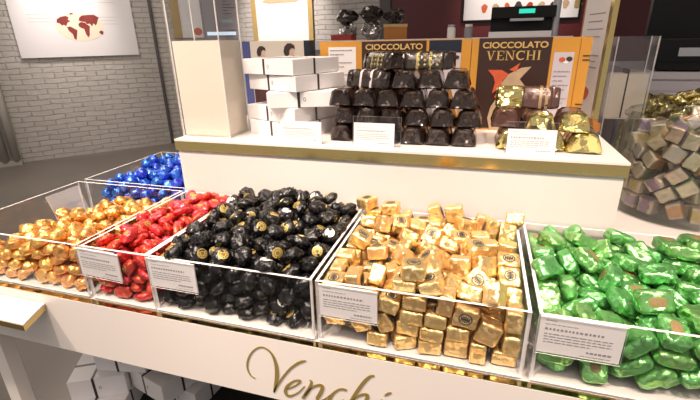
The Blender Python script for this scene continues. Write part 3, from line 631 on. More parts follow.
D_red = [(338,333,76,.74,.08,-.05,-.67,0),(906,841,84,.05,-.09,-.1,.99,0),(1001,1081,77,.08,.01,.05,1,3),(901,2132,73,.61,-.04,.01,.79,1),(918,147,76,.23,.04,-.09,-.97,0),(1040,2515,73,.36,-.03,.03,-.93,2),(952,1559,76,.99,.1,0,-.09,0),(150,566,83,.87,.16,.03,.47,3),(654,978,121,.83,.46,.12,.28,3),(887,1317,91,.07,.07,.22,.97,2),(748,810,212,.89,.04,-.06,.45,1),(682,2554,76,.99,.11,.01,-.02,0),(946,520,76,.81,.08,.01,-.58,1),(629,1536,77,.72,.03,-.04,-.69,3),(532,73,128,.01,-.06,.7,.71,1),(1018,1057,247,.04,-.01,.12,.99,0),(702,305,100,.08,-.22,.97,-.09,1),(1145,599,137,.61,.41,-.56,-.4,1),(1120,2193,119,.64,.29,-.38,-.6,3),(578,2348,151,.13,.21,.12,.96,1),(121,197,108,.29,.71,-.61,-.17,0),(530,279,223,.52,.04,-.38,-.77,3),(1106,1345,161,.58,.29,.27,.71,2),(789,1841,153,.74,-.15,-.26,.6,3),(1024,1803,81,.2,-.04,.13,.97,3),(1141,2197,361,.54,-.46,-.42,.57,0),(700,555,140,.31,.46,.83,-.09,1),(188,383,215,.32,-.01,-.07,.95,0),(1055,1208,356,.4,-.13,.13,.9,2),(645,2607,452,.71,.69,-.08,.07,2),(582,465,325,.8,-.12,.13,.57,0),(1076,1671,286,.85,-.17,-.3,.38,0),(1028,350,216,.45,-.88,.13,-.05,3),(1041,1968,225,.37,-.03,-.1,.93,1),(1046,828,274,.86,.35,-.13,.36,0),(824,1580,235,.71,.22,.01,-.67,0),(1085,2486,238,.56,.12,-.01,-.82,3),(890,589,278,.12,.08,.09,.99,1),(643,1936,298,.83,-.16,-.05,-.53,1),(128,705,258,.81,.07,.18,.56,2),(812,2209,222,.34,.08,-.07,-.94,1),(222,95,289,.57,.81,.1,-.06,3),(745,1260,253,.71,.09,-.06,-.69,1),(1086,159,273,.67,.54,-.02,-.52,0),(126,887,420,.4,.34,.27,.8,1),(549,119,387,0,-.07,.29,-.95,1),(934,2151,403,.42,.26,.05,-.87,3),(659,718,390,.67,-.09,-.09,-.73,2),(947,2466,358,.67,.17,-.11,-.71,2),(786,194,241,.57,.08,.06,.82,0),(781,945,393,.06,.09,.47,.87,0),(920,1438,379,.98,-.07,0,.19,0),(722,1172,419,.99,.07,.09,.12,1),(1025,651,406,.21,.03,.28,.94,3),(768,2383,410,.82,-.05,-.4,.39,2),(857,174,410,.86,-.27,.12,-.42,0),(680,1638,404,.98,-.06,.01,-.17,3),(198,280,365,.97,.17,.05,.12,3),(1057,1920,423,.26,.33,-.01,-.91,3),(147,1114,485,.14,-.4,-.32,-.84,1),(824,1924,455,.88,.09,-.17,-.43,1),(564,2240,520,.41,-.01,-.14,-.9,0),(621,1360,485,.92,-.38,-.06,-.1,3),(1029,398,420,.97,-.21,-.14,0,2),(1096,926,483,.69,.17,-.11,-.7,0),(1010,1612,483,.31,-.01,.28,.91,3),(1136,1305,551,.19,-.73,-.28,.59,0),(195,94,534,.18,.04,.65,.74,0),(789,2224,577,.47,-.17,.6,-.62,3),(369,618,592,.55,.04,.14,-.82,2),(928,745,548,.09,-.15,.13,.98,1),(658,2381,636,.46,-.1,-.26,-.84,3),(909,1143,519,.85,.14,.1,.5,2),(544,363,519,.45,-.2,-.17,.85,3),(1109,1608,719,.44,-.49,.73,-.15,2),(787,457,473,.3,.08,-.07,-.95,1),(634,646,561,.72,-.08,0,-.69,2),(1091,2422,511,.74,.02,.24,.63,0),(110,1829,677,.24,-.54,.4,-.7,2),(1042,133,522,.14,.2,.27,.93,0),(698,1737,552,.24,-.03,.14,.96,3),(294,299,522,.4,.08,.1,.91,1),(928,2077,597,.91,.24,.2,.26,1),(885,1225,684,.95,-.03,-.09,-.31,3),(717,945,664,.56,.34,.06,.75,0),(501,842,706,.62,-.34,.25,-.66,1),(1088,1847,608,.7,0,-.1,.7,2),(905,1448,580,.91,.23,-.3,-.16,0),(707,615,716,.51,-.12,-.01,-.85,0),(155,136,769,.91,-.21,-.36,.01,2),(1077,2498,679,.79,-.03,-.27,-.55,2),(91,1282,669,.69,.09,.62,.35,2),(364,2354,675,.32,.18,.46,.81,2),(759,94,623,.17,.33,.57,-.73,3),(858,782,779,.2,-.24,-.4,-.86,3),(158,418,665,.43,-.12,.27,.85,0),(526,2454,856,.37,-.58,.73,.05,3),(839,2240,778,.96,.14,.09,-.23,3),(716,1513,671,.92,.02,-.18,.36,1),(602,186,760,.28,-.59,.47,-.59,3),(1026,966,668,.06,.2,.28,-.94,0),(177,1507,624,.91,-.26,.26,.19,1),(1054,2573,894,.55,-.75,-.12,-.35,0),(406,1345,723,.28,-.07,.03,-.96,3),(1026,313,635,.15,-.17,.31,.92,3),(195,2553,820,.92,.32,-.09,.19,2),(1092,2081,805,.44,.31,-.01,-.84,1),(235,820,749,.16,-.2,.04,-.96,3),(244,1610,736,.93,-.23,.27,.03,1),(891,949,890,.56,-.27,.63,.45,0),(1087,1291,800,.76,-.09,-.14,-.63,0),(429,127,646,.01,.35,.05,.94,3),(785,2523,721,.91,0,.31,.27,1),(528,2157,807,.97,.02,.23,-.11,0),(854,1791,699,.96,-.18,-.03,-.21,0),(687,1334,780,.92,.05,-.08,.37,1),(958,2395,864,.38,.07,.3,.87,3),(205,596,781,.81,.56,.03,-.15,1),(824,1957,796,.97,-.13,-.07,-.18,1),(453,341,720,.77,-.15,-.38,-.48,0),(1123,471,850,.51,.33,-.8,-.03,1),(429,1138,817,.06,.01,-.18,.98,0),(341,1876,800,.91,.31,.08,.28,1),(439,1629,783,.1,.37,.16,.91,2),(1122,1526,935,.57,.34,-.33,-.68,3),(176,2290,844,.93,-.03,.01,-.37,0),(932,501,658,.07,.04,-.31,-.95,2),(527,1437,898,.55,.19,-.03,-.81,1),(592,1897,896,.24,.76,.49,.35,1),(1087,980,913,.27,.42,.4,.77,1),(913,1503,856,.84,-.09,.36,.39,3),(326,382,854,.95,-.2,-.09,.23,0),(1045,103,759,.82,-.5,.29,0,3),(172,2032,893,.83,.41,-.03,.39,2),(1122,2361,1015,.19,.02,.05,.98,1),(640,522,892,.47,.26,-.11,-.84,3),(182,1021,866,.27,-.05,-.03,.96,1),(828,2149,928,.96,.28,.01,.07,3),(705,1663,833,.45,.17,-.19,-.86,2),(414,949,969,.68,.33,.32,.58,1),(904,1928,967,.12,-.06,.04,-.99,2),(393,1294,1015,.15,-.45,.88,.03,1),(620,1712,1045,.22,.06,-.8,-.56,1),(218,749,939,.04,.18,.1,.98,2),(1096,738,780,.85,.05,.5,.15,3),(107,365,915,.62,-.34,-.25,.66,2),(1010,1755,905,.12,-.39,.73,-.55,0),(894,540,834,.85,-.21,.2,.43,3),(482,2011,1013,.38,-.18,-.01,.91,3),(98,1269,995,.85,.01,.03,-.52,3),(1127,2085,1023,.3,.09,.11,.94,3),(774,291,694,.68,-.3,.66,.07,2),(631,951,855,.57,.07,.13,-.81,2),(869,1196,873,.9,.15,-.24,.34,3),(199,1391,867,.09,.99,.04,.09,0),(785,2569,949,.27,-.14,.51,.81,3),(303,2472,963,.47,.3,.01,.83,2),(492,666,913,.55,-.74,-.33,.19,0),(773,2343,1017,.85,-.18,-.43,-.22,1),(476,136,924,.01,-.33,-.14,.93,1),(1006,287,861,.05,-.17,-.86,.47,2),(830,776,1006,.28,.92,-.26,-.06,1),(374,1793,990,.27,-.28,-.9,.21,1),(504,2337,994,.38,.07,.08,-.92,1),(696,1157,991,.5,-.04,.18,.84,1),(143,1675,948,.04,.56,-.82,.13,2),(549,420,1018,.73,.1,-.21,.64,0),(774,1549,1041,.15,-.53,.78,-.29,1)]
D_black = [(2083,1710,92,.63,-.01,-.03,.78,1),(2527,386,112,.93,.11,-.18,-.31,2),(2012,175,90,.26,-.03,-.02,.96,2),(2507,2516,93,.97,.01,-.08,-.24,1),(1974,513,108,.19,-.14,-.06,.97,2),(2419,1006,92,.97,-.01,.06,.23,0),(375,163,97,.99,-.03,.06,-.14,1),(2091,1114,91,.42,-.02,-.04,.91,3),(1522,169,91,.94,-.02,-.06,-.33,1),(1683,703,94,1,-.06,-.04,-.06,3),(169,889,88,.79,-.02,.01,.62,2),(870,384,137,.9,.28,-.24,.22,3),(2255,1425,91,.2,-.06,-.01,-.98,1),(2145,2142,91,.31,-.05,.01,.95,0),(2472,2179,91,.53,.06,-.04,.85,1),(1186,238,88,.6,-.02,.01,.8,2),(2390,1846,91,.89,.02,.05,-.46,0),(2260,678,91,.95,-.02,-.04,.32,1),(174,1495,96,.88,.03,-.01,.48,0),(2523,1320,133,.01,.29,-.15,.94,1),(1449,469,120,.84,-.2,.09,.5,2),(664,595,242,.9,-.01,-.3,.3,0),(2071,1515,325,.11,-.47,.83,.28,2),(2431,2435,283,.29,.11,.06,-.95,3),(167,1371,295,.77,.05,-.02,.64,2),(2304,1129,268,.59,-.11,-.15,-.79,3),(142,1880,140,.63,.34,-.3,-.63,3),(168,2180,251,.44,.09,-.16,-.88,1),(1818,172,243,.39,.17,-.1,-.9,3),(2335,177,139,.87,.24,-.25,-.35,1),(1199,265,295,.74,-.01,-.06,.66,1),(154,430,155,.09,.36,.73,.58,1),(1827,494,294,.79,-.2,-.07,.57,3),(1511,161,302,.96,-.07,-.1,.24,3),(2532,722,149,.27,-.36,.14,-.88,0),(140,2502,168,0,.54,.18,-.82,1),(371,608,91,.56,.06,-.04,.83,1),(2516,2101,288,.31,.05,-.08,.94,0),(2524,1637,161,.89,.29,.27,-.21,1),(927,133,166,.32,.38,.4,-.77,0),(2509,1936,452,.88,.26,-.06,-.39,1),(359,548,307,.99,-.01,.14,.07,2),(183,2195,480,.99,-.09,.1,-.02,2),(166,1652,364,.49,-.25,-.28,-.79,1),(2090,1294,399,.66,.07,.15,-.74,2),(2519,2264,490,.51,-.06,.03,.86,3),(1791,225,486,.15,.6,.78,-.05,2),(184,1061,423,.04,.2,-.15,-.97,3),(2523,1055,382,.9,.09,.36,-.24,2),(646,259,161,.21,-.46,-.24,.83,0),(2310,811,304,.01,.18,-.13,-.97,1),(580,785,361,.76,-.45,-.11,.46,3),(1417,180,503,.52,-.18,.06,.83,2),(1505,451,349,.96,-.22,-.02,.15,3),(172,2519,435,.94,-.18,-.03,-.29,2),(2448,1364,362,.97,-.15,-.02,.19,3),(2090,165,323,.05,.34,-.08,.94,2),(2183,2195,299,.95,-.05,.02,-.32,2),(1795,765,323,.3,-.22,-.4,-.84,1),(88,171,176,.67,.18,.69,.2,2),(2300,2521,488,.05,-.1,-.09,-.99,1),(1070,181,467,.63,-.11,-.23,.73,2),(2523,2507,635,.57,-.21,.02,-.79,1),(393,205,307,.22,.01,.04,-.97,0),(162,1355,509,.57,-.07,-.03,.82,1),(2495,1981,687,.27,.18,.04,-.94,0),(139,715,338,.41,-.72,-.27,.49,1),(1162,1536,534,.96,.15,.21,-.13,1),(680,419,418,.64,.09,-.18,.74,1),(180,1876,459,.93,-.27,-.21,-.12,2),(2269,1480,531,.85,-.22,-.07,-.47,1),(985,486,385,.65,-.01,-.12,.75,1),(2062,381,527,.77,-.15,.1,-.61,3),(2193,2211,508,.92,-.04,-.09,-.39,1),(1965,682,489,.83,.15,.27,.46,0),(1415,676,447,.63,-.16,-.15,-.74,1),(2523,1312,576,.81,-.07,.17,-.56,0),(2149,481,286,.03,-.28,.1,-.95,0),(2507,1654,443,.35,.19,-.31,.86,3),(1268,388,544,.64,-.28,-.45,-.56,3),(2586,172,349,.65,-.37,-.58,.32,3),(928,164,648,.91,.01,-.18,-.37,2),(834,744,521,.89,-.02,.09,-.44,1),(174,1643,653,.19,-.94,.28,.06,0),(2269,1757,572,.71,-.41,.05,.57,1),(2532,588,420,.14,-.4,.23,.88,2),(2367,337,379,.37,.09,-.92,.05,0),(479,1185,783,.53,.06,.21,.82,0),(2303,612,515,.22,.31,-.12,-.92,3),(2189,905,543,.67,.18,.39,-.6,2),(341,2264,862,.63,.09,.15,.75,1),(1277,1678,690,.14,.14,.34,.92,2),(1676,531,522,.93,.06,.21,.29,3),(2257,139,552,.31,.26,.52,-.76,1),(312,779,498,.56,.28,.25,.73,3),(1739,1929,789,.71,-.15,.42,.54,0),(856,445,641,.18,-.18,-.41,-.87,3),(170,1351,721,.28,-.08,.06,.95,0),(2514,1403,791,.92,-.09,-.05,-.39,2),(733,151,408,.18,.09,.47,-.86,1),(2514,877,540,.66,.12,.23,-.7,3),(158,413,422,.87,.15,-.32,.35,2),(2160,1174,580,.89,.28,.24,-.25,3),(1583,828,592,.12,-.01,-.19,-.97,3),(584,609,610,.71,-.18,-.16,.66,0),(1126,602,626,.83,-.12,-.1,-.53,3),(2512,2281,764,.88,.45,-.05,.17,2),(1692,358,683,.36,.07,.34,-.87,2),(1529,1549,831,.12,.86,-.49,-.06,0),(826,698,747,.96,-.1,.2,.17,1),(1676,2506,935,.95,-.04,.21,-.23,2),(1978,2363,937,.3,.03,.38,-.88,3),(2062,638,683,.43,-.32,.16,-.83,1),(2011,2060,854,.97,.14,-.07,-.16,3),(2519,308,571,.03,.17,-.04,-.98,3),(617,266,639,.88,-.27,.18,.34,2),(1737,1441,677,.64,-.43,-.09,.64,1),(1092,176,836,.92,.04,.34,.2,0),(2177,917,817,.72,-.26,-.13,.63,2),(2389,1116,726,.83,.12,.08,-.54,3),(583,2175,917,.42,.4,.14,.8,0),(1972,1668,678,.9,.33,.13,-.25,1),(2594,1942,968,.22,.53,-.12,-.81,2),(88,1991,710,.59,-.35,.62,-.36,2),(2538,1693,753,.28,-.77,-.25,-.52,3),(1441,556,705,.85,.01,.01,.52,1),(1742,2249,770,.33,-.04,.14,.93,2),(1097,707,867,.19,-.94,-.15,.24,0),(731,2473,869,.86,-.1,-.29,.4,1),(171,1191,902,.45,.1,.26,-.85,0),(1987,88,718,.63,-.65,.31,.29,2),(1651,118,715,.5,.52,.48,-.5,2),(2556,587,708,.47,-.46,-.16,.74,0),(424,838,721,.09,.94,.28,-.15,3),(422,94,553,.64,-.68,.29,.21,3),(143,2513,703,.86,-.07,-.44,.26,0),(787,918,912,.92,0,-.24,-.32,1),(1943,1591,885,.21,.03,.34,-.92,1),(1892,922,664,.8,0,-.08,.59,1),(1948,1893,1013,.32,.08,-.3,.9,3),(2519,2527,901,.7,-.12,-.38,-.6,3),(132,2240,1032,.91,.29,-.22,.21,3),(2234,2510,771,.76,.18,.31,.54,1),(2299,2217,912,.95,-.05,-.27,.15,2),(2520,164,780,.8,-.06,-.24,.54,2),(519,2508,980,.57,.21,-.13,-.78,1),(2357,763,733,.66,.05,-.27,-.7,0),(1800,285,892,.27,-.28,.16,-.91,0),(1738,2138,980,.63,.08,.09,-.76,3),(503,786,897,.99,-.05,.14,-.05,1),(1276,997,879,.68,-.11,.22,-.69,1),(2298,407,703,.88,-.01,-.17,.44,1),(890,2185,931,.17,-.19,.14,-.96,3),(132,162,530,.85,.2,.44,-.21,0),(168,1529,887,.51,-.14,.23,.82,0),(167,2504,951,.7,.01,.04,.71,0),(1804,2531,1159,.89,.38,-.04,.24,3),(2181,1444,752,.59,.12,-.05,-.8,3),(2521,990,867,.88,.29,.2,.31,0),(2201,641,907,.1,0,-.26,.96,1),(589,261,912,.15,.44,-.89,.06,0),(1549,845,807,.89,-.01,-.03,-.46,0),(1205,400,864,.11,-.33,-.32,-.88,2),(1281,674,952,.86,.22,.28,.35,0),(88,926,675,.01,.69,0,.72,2),(153,595,656,.15,-.34,-.1,.92,0),(1767,620,773,.88,-.42,-.24,-.05,2),(1802,1206,796,.51,-.05,.4,-.76,2),(458,1377,954,.87,-.08,-.06,-.48,2),(733,2510,1130,.81,.18,.2,.52,1),(1917,2247,1203,.64,.14,-.23,-.71,2),(2517,770,976,.56,.17,.45,-.68,3),(936,1905,1018,.3,.2,.01,.93,2),(881,430,882,.69,.08,.01,.72,0),(1244,1290,986,.62,-.13,-.15,-.76,0),(1388,175,759,.29,.33,-.32,-.84,1),(750,1233,904,.38,-.11,-.43,.81,3),(1215,1580,961,.8,.52,-.15,.24,0),(2329,1977,1041,.61,.22,.54,-.54,1),(285,2029,1022,.61,.58,-.17,.51,1),(264,983,933,.77,.54,.33,-.08,0),(2270,1723,875,.79,.48,.18,-.34,1),(2486,454,925,.28,.16,-.04,-.94,1),(1231,1828,955,.59,.07,.45,-.67,1),(1614,996,974,.78,-.06,.18,.6,1),(1712,1990,1163,.41,-.13,-.31,.85,2),(2294,1440,977,.97,-.1,.18,.09,3),(1140,2236,978,.7,.18,.32,.61,3),(605,1666,1013,.61,.03,.32,-.72,2),(334,326,700,.89,-.3,-.28,-.22,1),(2115,2161,1072,.39,-.01,-.09,.92,3),(1892,535,1003,.94,-.03,.32,-.1,1),(2265,2506,1024,.52,-.15,.02,.84,0),(170,1776,950,.85,-.41,.25,.18,0),(2116,1241,865,.64,.16,-.38,.64,2),(1413,2178,822,.84,-.19,-.07,-.5,1),(2334,167,918,.18,.37,-.07,-.91,2),(1508,453,901,1,.01,.03,.09,3),(160,710,890,.15,-.23,-.05,-.96,1),(296,2512,1141,.74,.17,.06,.64,3),(2093,354,843,.56,.27,-.34,-.71,3),(1316,508,1128,.56,.16,.37,-.73,2),(1672,1700,1005,.64,-.26,.73,.03,3),(1901,822,939,.26,.31,.74,-.54,2),(791,153,998,.88,.12,.45,.01,2),(412,2271,1184,.76,.39,.53,-.01,1),(1183,1789,1197,.12,.01,.21,-.97,3),(634,1428,1140,.93,.02,.21,-.31,2),(2299,334,1102,.8,-.36,-.16,.45,2),(1003,1377,1045,.55,.19,-.34,-.74,3),(1881,1420,1025,.9,.32,-.05,-.28,3),(1604,661,1021,.36,-.23,-.11,-.89,2),(1483,1709,1062,.15,.61,-.06,-.77,0),(1063,1052,1071,.68,.25,-.02,-.69,3),(1444,1967,1206,.84,-.25,-.46,.17,3),(1995,79,1007,.96,-.28,-.03,.03,3),(2578,1604,996,.33,-.15,-.15,.92,2),(1549,1394,1024,.71,-.13,-.01,-.69,2),(173,157,824,.46,.32,.18,-.81,2),(2059,1631,1101,.85,-.22,.15,-.45,3),(2082,1924,1229,.02,-.04,.12,-.99,1),(1455,2534,1166,.17,.01,.34,-.93,2),(1949,1015,940,.82,-.55,-.03,.13,1),(2134,2494,1197,.65,-.26,-.22,.69,3),(2557,2265,1107,.3,.23,-.19,-.91,2),(2004,343,1129,.39,-.2,.58,-.68,1),(905,1649,1076,.14,.24,-.55,.79,0),(2277,1108,1066,.22,-.84,.49,.08,2),(1035,2501,1151,.14,-.91,.2,.34,2),(1193,770,1165,.91,-.25,.02,.33,0),(1736,918,1165,.52,.13,.11,.84,2),(658,639,1011,.4,.41,-.03,.82,2),(303,1604,1112,.8,.33,.19,.47,3),(472,1879,1001,.41,-.05,.56,-.72,1),(582,1073,1016,.39,.19,-.01,-.9,0),(1516,251,1034,.92,.34,-.01,-.16,3),(2216,807,1085,.89,-.29,.15,.32,2),(438,544,849,.23,.58,.68,-.38,0),(1436,2249,1016,.42,-.1,.19,.88,2),(640,2111,1163,.12,.73,-.61,-.29,0),(1668,2302,1229,.15,.55,.04,-.82,0),(1143,2072,1159,.06,-.08,.29,-.95,2),(1807,1212,1092,.75,.36,-.31,.45,0),(1412,2229,1318,.42,.67,-.27,.54,1),(395,93,1037,.86,.15,-.17,-.46,3),(784,885,1170,.05,-.96,.27,-.09,1),(1301,1484,1176,.89,.08,-.11,.43,0),(198,435,940,.61,.67,.05,-.41,2),(947,604,1070,.88,-.05,.07,-.47,0),(867,1194,1185,.24,.37,-.01,-.9,0),(1355,1081,1118,.2,-.29,.33,-.88,3),(1206,140,1022,.61,.32,.06,.72,3),(286,790,1101,.62,.13,.14,-.76,1),(2541,1288,1025,.66,.3,-.15,.68,0),(692,1805,1209,.97,-.24,.03,.05,1),(1209,2373,1229,.81,.3,.21,-.47,0),(1648,1491,1212,.95,.02,.12,.29,0),(2344,1720,1155,.05,-.23,-.97,-.03,3),(874,2228,1206,.36,.64,-.66,-.16,0),(686,381,1129,.49,-.75,-.01,.45,0),(1543,1180,1258,.18,.17,.18,.95,3),(374,1204,1148,.18,-.4,-.25,.86,1)]
D_gold = [(194,703,115,.13,0,0,-.99,1),(354,2476,115,.95,-.01,-.01,.3,2),(175,1833,167,.36,.61,.37,-.6,1),(2369,810,116,.18,.02,.01,.98,0),(375,1511,115,.2,-.01,0,.98,0),(1097,730,168,.44,-.56,-.45,-.55,3),(2429,2314,115,.99,0,0,.11,3),(2384,1935,118,.66,-.03,.02,-.75,2),(2032,984,115,.99,0,0,.13,1),(840,1090,154,.44,-.43,.56,-.56,3),(1059,1018,167,.07,.69,-.08,.72,0),(1529,176,116,1,.01,.02,.07,3),(2506,226,115,1,.02,.01,.01,0),(1160,195,115,.22,-.01,.01,-.97,2),(2324,1593,168,.68,-.2,-.68,-.2,3),(803,168,115,.71,-.02,0,-.71,2),(1884,182,155,0,.01,-.71,-.71,2),(314,402,155,.07,-.08,-.71,.7,2),(2465,1160,167,.51,-.5,-.48,-.51,0),(1906,689,169,.6,.39,-.53,.45,0),(178,1068,115,.63,.01,0,-.78,3),(177,994,399,.02,0,.57,.82,1),(2362,852,347,0,-.02,.01,-1,3),(1613,1391,157,.06,.05,-.7,-.71,3),(2169,433,155,.01,0,.71,.71,1),(669,478,156,.69,.72,-.05,-.05,0),(1114,793,449,.37,-.02,0,-.93,2),(1876,1150,394,.04,.66,-.04,-.75,3),(2504,1894,341,.04,.03,0,1,1),(759,1469,338,.28,-.01,-.03,.96,1),(1731,2521,449,.88,-.01,-.48,.01,0),(1900,167,427,.7,0,.01,-.72,3),(1223,212,346,1,.02,.03,-.01,3),(2508,1495,403,.68,.19,.05,.7,1),(2514,1162,447,1,.01,.01,0,2),(160,2559,384,.52,.49,.48,-.5,3),(597,186,314,.6,.22,-.17,-.75,3),(1556,157,344,.01,.02,-.01,1,1),(306,680,345,.77,.03,-.01,.64,0),(168,182,357,.7,.17,.09,-.69,3),(1416,500,183,.61,.37,.35,-.61,1),(613,1164,383,.41,.44,-.6,-.53,0),(2524,1141,678,.71,.02,.03,-.7,0),(1310,487,541,.03,.22,-.19,.96,3),(696,779,343,.53,.01,-.01,-.85,1),(165,2496,711,.6,-.6,-.39,.35,1),(1942,869,658,.69,-.05,.07,.72,2),(162,815,621,.7,.14,.11,-.69,1),(2563,1473,697,.06,-.69,-.07,.72,2),(2213,1510,508,.68,.13,.12,.71,0),(1275,158,571,1,.02,.03,-.01,1),(905,1047,436,.36,-.05,-.01,.93,0),(2184,1182,559,.01,-.11,-.09,-.99,2),(712,1502,569,.94,.01,-.01,-.33,2),(2523,2175,392,.47,.55,-.52,.45,1),(169,163,616,.01,.03,.08,-1,3),(171,489,553,1,.08,-.02,0,1),(2511,826,571,0,-.02,.03,-1,0),(454,258,575,.01,.74,0,-.68,3),(179,1241,508,.04,-.1,-.18,.98,0),(715,2117,399,.67,-.52,-.25,.47,0),(2168,162,166,.7,0,.71,.01,0),(1027,2171,616,.49,-.51,.5,-.49,1),(1597,167,573,.71,-.03,.03,-.71,2),(2510,1817,569,1,.01,.03,-.01,3),(1844,414,167,.52,-.48,-.5,-.5,1),(896,168,407,.59,-.38,.36,-.61,1),(1430,446,796,.58,.79,.14,-.14,3),(1310,2222,613,.69,.72,.01,.01,2),(731,1524,801,.21,0,.01,.98,0),(1329,984,424,.42,-.68,-.09,-.59,0),(2563,167,383,.5,-.5,.51,-.49,2),(213,1546,493,.78,-.5,.19,.33,2),(792,2522,906,.78,0,.63,-.01,2),(1917,1486,614,.66,.12,.1,.74,0),(2564,2509,387,.04,.71,.04,.7,2),(160,175,849,.7,.08,.04,-.71,1),(449,576,620,.7,.02,.71,.04,0),(160,773,910,.43,.53,-.59,.43,3),(165,2524,981,1,0,-.01,0,1),(1591,1166,420,.55,-.39,.22,.7,1),(2207,580,468,.55,.45,.49,-.51,3),(1312,156,799,.01,.02,-.01,1,3),(1995,2510,725,.7,.02,.08,.71,2),(504,1038,650,.99,-.04,-.05,.15,0),(2272,115,498,.57,-.57,-.42,-.42,3),(2523,894,852,.7,.15,.18,-.67,2),(2257,1413,765,.14,-.12,.04,-.98,0),(178,2158,308,.01,.72,.6,-.34,1),(1714,166,834,.53,.47,-.46,-.54,1),(504,2526,889,0,-.06,0,1,2),(1734,1812,457,.13,.65,.27,-.7,1),(2505,2086,722,.03,.02,.31,.95,3),(2517,1785,851,.52,-.52,-.47,-.48,1),(2230,851,684,.62,.29,.65,.32,0),(124,505,838,.04,-.68,.07,-.72,0),(2564,541,745,.25,.66,-.24,-.66,3),(830,1852,658,.66,-.33,-.41,.55,0),(1167,147,1033,.01,-.01,.02,-1,3),(1562,1215,815,.38,.04,-.89,-.25,2),(663,752,623,.71,-.12,.69,.11,1),(2246,345,487,.69,-.71,.08,.11,2),(154,1065,759,.4,.58,-.57,.41,0),(1948,449,630,.23,-.41,-.28,.84,2),(1794,1800,735,.65,.1,0,.75,0),(781,2201,709,.58,.39,-.39,-.6,1),(430,266,899,.52,.46,.48,.53,3),(294,2263,534,.56,.54,.61,.16,0),(2330,2507,834,.53,.49,-.5,-.48,3),(1894,1167,735,.54,-.56,-.46,-.43,1),(2216,1667,901,.62,-.44,-.49,-.43,3),(2103,2174,751,.5,-.46,-.39,.62,3),(163,1875,489,.7,-.15,.16,.68,1),(2513,2242,954,.2,-.64,.59,.44,2),(954,1735,949,.59,-.02,.29,.75,0),(2513,1224,931,.99,.12,.02,.02,0),(2519,574,374,.49,.54,-.5,.46,1),(37,2468,1206,.86,-.01,-.02,.51,3),(1923,1471,853,.75,-.07,.12,-.64,3),(2101,1877,930,.57,-.43,-.51,-.48,2),(1977,114,698,.06,.05,-.7,.71,3),(822,1153,711,.75,.29,-.25,-.53,3),(960,166,690,.7,-.08,.06,-.71,1),(1092,2520,874,.01,-.03,.04,1,3),(1510,157,1059,.69,-.12,-.15,.69,0),(487,2521,1119,0,-.06,.01,1,1),(980,479,168,.7,-.09,-.7,-.08,2),(1212,1856,743,.75,-.03,-.02,-.66,0),(678,166,663,.52,-.48,.47,-.52,1),(1204,759,718,.03,0,-.7,-.71,3),(2313,405,845,.23,-.83,-.23,-.44,2),(2176,1059,914,.27,.17,-.87,-.39,0),(1677,2523,790,.79,-.02,.61,-.01,3),(2112,2494,1002,.6,.4,-.49,-.49,2),(118,1724,793,.41,.6,.38,.58,2),(1256,1501,722,.94,.27,.2,.07,0),(1740,515,818,.34,.63,.54,.44,2),(1269,138,1258,.07,-.02,.01,-1,3),(2565,168,731,.5,-.51,-.49,.5,1),(2029,259,945,.04,-.1,-.95,.28,1),(179,2052,706,.85,.52,-.08,-.06,3),(722,460,478,.48,.51,-.51,.5,2),(1404,997,983,.91,.16,-.38,-.04,0),(1398,1302,540,.19,.05,-.44,-.87,2),(734,2058,1012,.79,0,.21,-.58,2),(2046,1347,1051,.29,-.12,.08,-.95,0),(1798,1784,966,.64,.09,-.01,.76,1),(540,1221,868,.99,-.11,-.07,.07,2),(2259,2191,1047,.79,.02,-.6,.13,3),(876,830,719,.13,.74,.09,-.65,3),(1870,2171,772,.61,.4,-.46,-.51,1),(1494,1879,771,.63,.24,.7,.23,3),(494,1917,731,.75,-.16,.23,.6,0),(1698,550,487,.44,.46,-.15,.76,0),(1317,2524,1109,.01,.56,.01,.83,1),(1842,953,929,.48,-.54,.54,.43,2),(463,1959,1027,.39,.29,.77,.41,0),(1026,2184,910,.09,.73,-.66,-.12,2),(155,2183,940,.18,.69,-.68,.17,3),(2655,2493,1116,.66,-.21,-.2,-.69,3),(1434,2510,806,.56,-.43,.41,-.57,3),(1539,908,680,.74,.07,-.06,.66,3),(120,1351,825,.56,-.43,.54,-.46,2),(413,1642,788,.83,.55,-.06,-.12,2),(975,487,684,.01,.4,.03,.92,3),(1304,1357,982,.07,-.79,.24,-.55,2),(2299,138,1042,.59,-.4,-.69,.13,0),(1021,998,946,.37,.15,-.92,.03,0),(1098,473,896,.26,-.65,-.67,.26,2),(1317,2184,946,.77,.03,-.63,0,2),(2565,2514,722,.71,-.04,-.71,.04,3),(1187,1118,746,.54,.4,-.1,-.73,1),(251,1253,1065,.96,.09,.26,-.03,2),(1642,2563,1111,.69,-.71,-.07,-.09,3),(991,1359,931,.14,-.54,.55,-.62,3),(2106,668,895,.83,.41,.12,-.37,3),(1600,2152,879,.6,-.48,-.06,-.63,2),(1615,1442,951,.42,.65,-.56,.28,1),(1849,2279,1039,.25,-.1,-.1,-.96,0),(535,2255,815,.58,-.59,-.39,-.39,0),(1492,689,919,.08,-.71,.13,-.69,2),(707,475,872,.26,-.6,-.24,.72,2),(1340,1715,1001,.56,.2,.24,-.77,0)]
